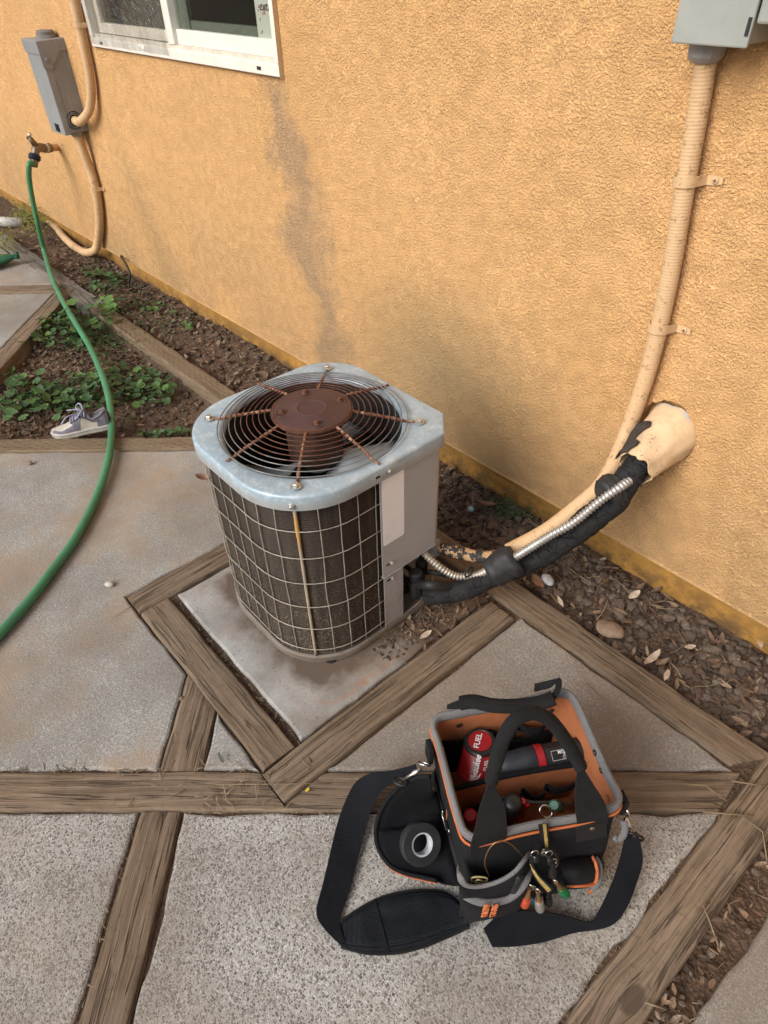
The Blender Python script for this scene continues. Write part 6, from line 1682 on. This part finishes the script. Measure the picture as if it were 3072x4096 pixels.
one_leaf(1490, 1398, -.01, .018, 'small pale leaf lower right of the large torn leaf', seed=21)
one_leaf(1565, 1480, -.01, .020, 'pale leaf curled on the soil near the right end of the wall timber', seed=22)
one_leaf(1210, 1300, -.01, .020, 'tan leaf on dark soil just above the wall timber', seed=23)
one_leaf(700, 850 - 55, -.01, .02, 'pale leaf on the soil strip behind the air conditioner', seed=24)
one_leaf(530, 745, -.01, .022, 'pale leaf on the soil strip left of the air conditioner', seed=25)
one_leaf(440, 1035, .02, .030, 'crumpled brown leaf on the slab left of the air conditioner', 'brownleaf', 14, 1.1)
def one_stone(px, py, z, s, label, seed, mat='stone', flat=.45):
    rr = random.Random(seed); c = G(px, py, z); bm = bmesh.new(); bmesh.ops.create_icosphere(bm, subdivisions=3, radius=1)
    for v in bm.verts: v.co = V((v.co.x * s * 1.2, v.co.y * s * .8, v.co.z * s * flat)) * (1 + .16 * mn.noise(v.co * 1.7 + V((seed, 0, 0))))
    me = bpy.data.meshes.new('stone'); bm.to_mesh(me); bm.free(); me.shade_smooth(); me.materials.append(MAT[mat])
    o = bpy.data.objects.new('stone', me); col.objects.link(o); o.location = c; o.rotation_euler = (0, 0, rr.uniform(0, 3)); tag(o, label, 'stone', 'loose stones'); return o
one_stone(1317, 1360, .002, .034, 'flat tan stone in the soil beside the wall timber', 1)
one_stone(1183, 1252, .006, .020, 'pale crumbling lump on the soil right of the tape wrap', 2, 'card', .6)
one_stone(64, 1000, .008, .010, 'small round pebble on the slab at left', 3, 'stone', .9)
one_stone(236, 1262, .008, .012, 'small whitish stone on the slab by the pad corner', 4, 'sh_white', .7)
one_stone(392, 1488 + 20, .004, .006, 'tiny pebble on the slab beside the short timber', 5, 'stone', .7)
mb_ = MB().lathe(G(1017, 1100, .004) , (0, 0, 1), [(0, -.012), (.0085, -.0085), (.012, 0), (.0085, .0085), (0, .012)], 16).build('marble', plain('pale_blue_glass', (.25, .45, .50), .15), smooth=True); tag(mb_, 'small pale blue glass marble on the soil behind the unit', 'marble')
def straw(pts, label, th=.0016):
    o = MB().tube([G(x, y, z) for x, y, z in pts], th, 6).build('straw', MAT['straw'], smooth=True); tag(o, label, 'straw', 'single dry straws'); return o
def k5(x, y): return (1188 + x * .3653, 1404 + y * .3653)
def kstraw(lst, label, th=.0016): return straw([(*k5(x, y), z) for x, y, z in lst], label, th)
kstraw([(785, 790, .010), (918, 800, .018), (1042, 892, .010)], 'bent straw lying on the diagonal timber near its right end')
kstraw([(1075, 775, .012), (1272, 805, .012)], 'straight straw across the upper right timber corner')
kstraw([(905, 957, .012), (1205, 982, .012)], 'straight straw along the diagonal timber lower edge')
kstraw([(1145, 988, .014), (1258, 1075, .012), (1285, 1255, .006)], 'long bent straw on the right timber')
kstraw([(945, 1493, .014), (905, 1512, .020), (950, 1620, .014), (1005, 1775, .004)], 'bent straw hooked over the right timber edge')
kstraw([(560, 2083, .010), (685, 2125, .006)], 'short straw near the knot in the right timber')
kstraw([(215, 195, .004), (320, 293, .004)], 'thin straw on the slab behind the bag', .0010)
straw([(465, 1695, .010), (650, 1693, .014), (715, 1692, .010)], 'thin straw lying along the diagonal timber beside the bag', .0010)
straw([(245, 1332, .006), (288, 1308, .012)], 'short straw at the left corner of the pad frame', .0012)
straw([(1590, 1150 + 190, .004), (1480, 1275, .02), (1370, 1205, .012)], 'long pale straw on the soil strip by the footing', .0013)
yf = MB().box(G(664, 1706, .010), (.006, .010, .0015)).build('plastic_chip', plain('yellow_plastic', (.70, .55, .03), .5), bevel=.0005); tag(yf, 'tiny bright yellow plastic chip on the diagonal timber', 'chip')
# knot in the right-hand timber
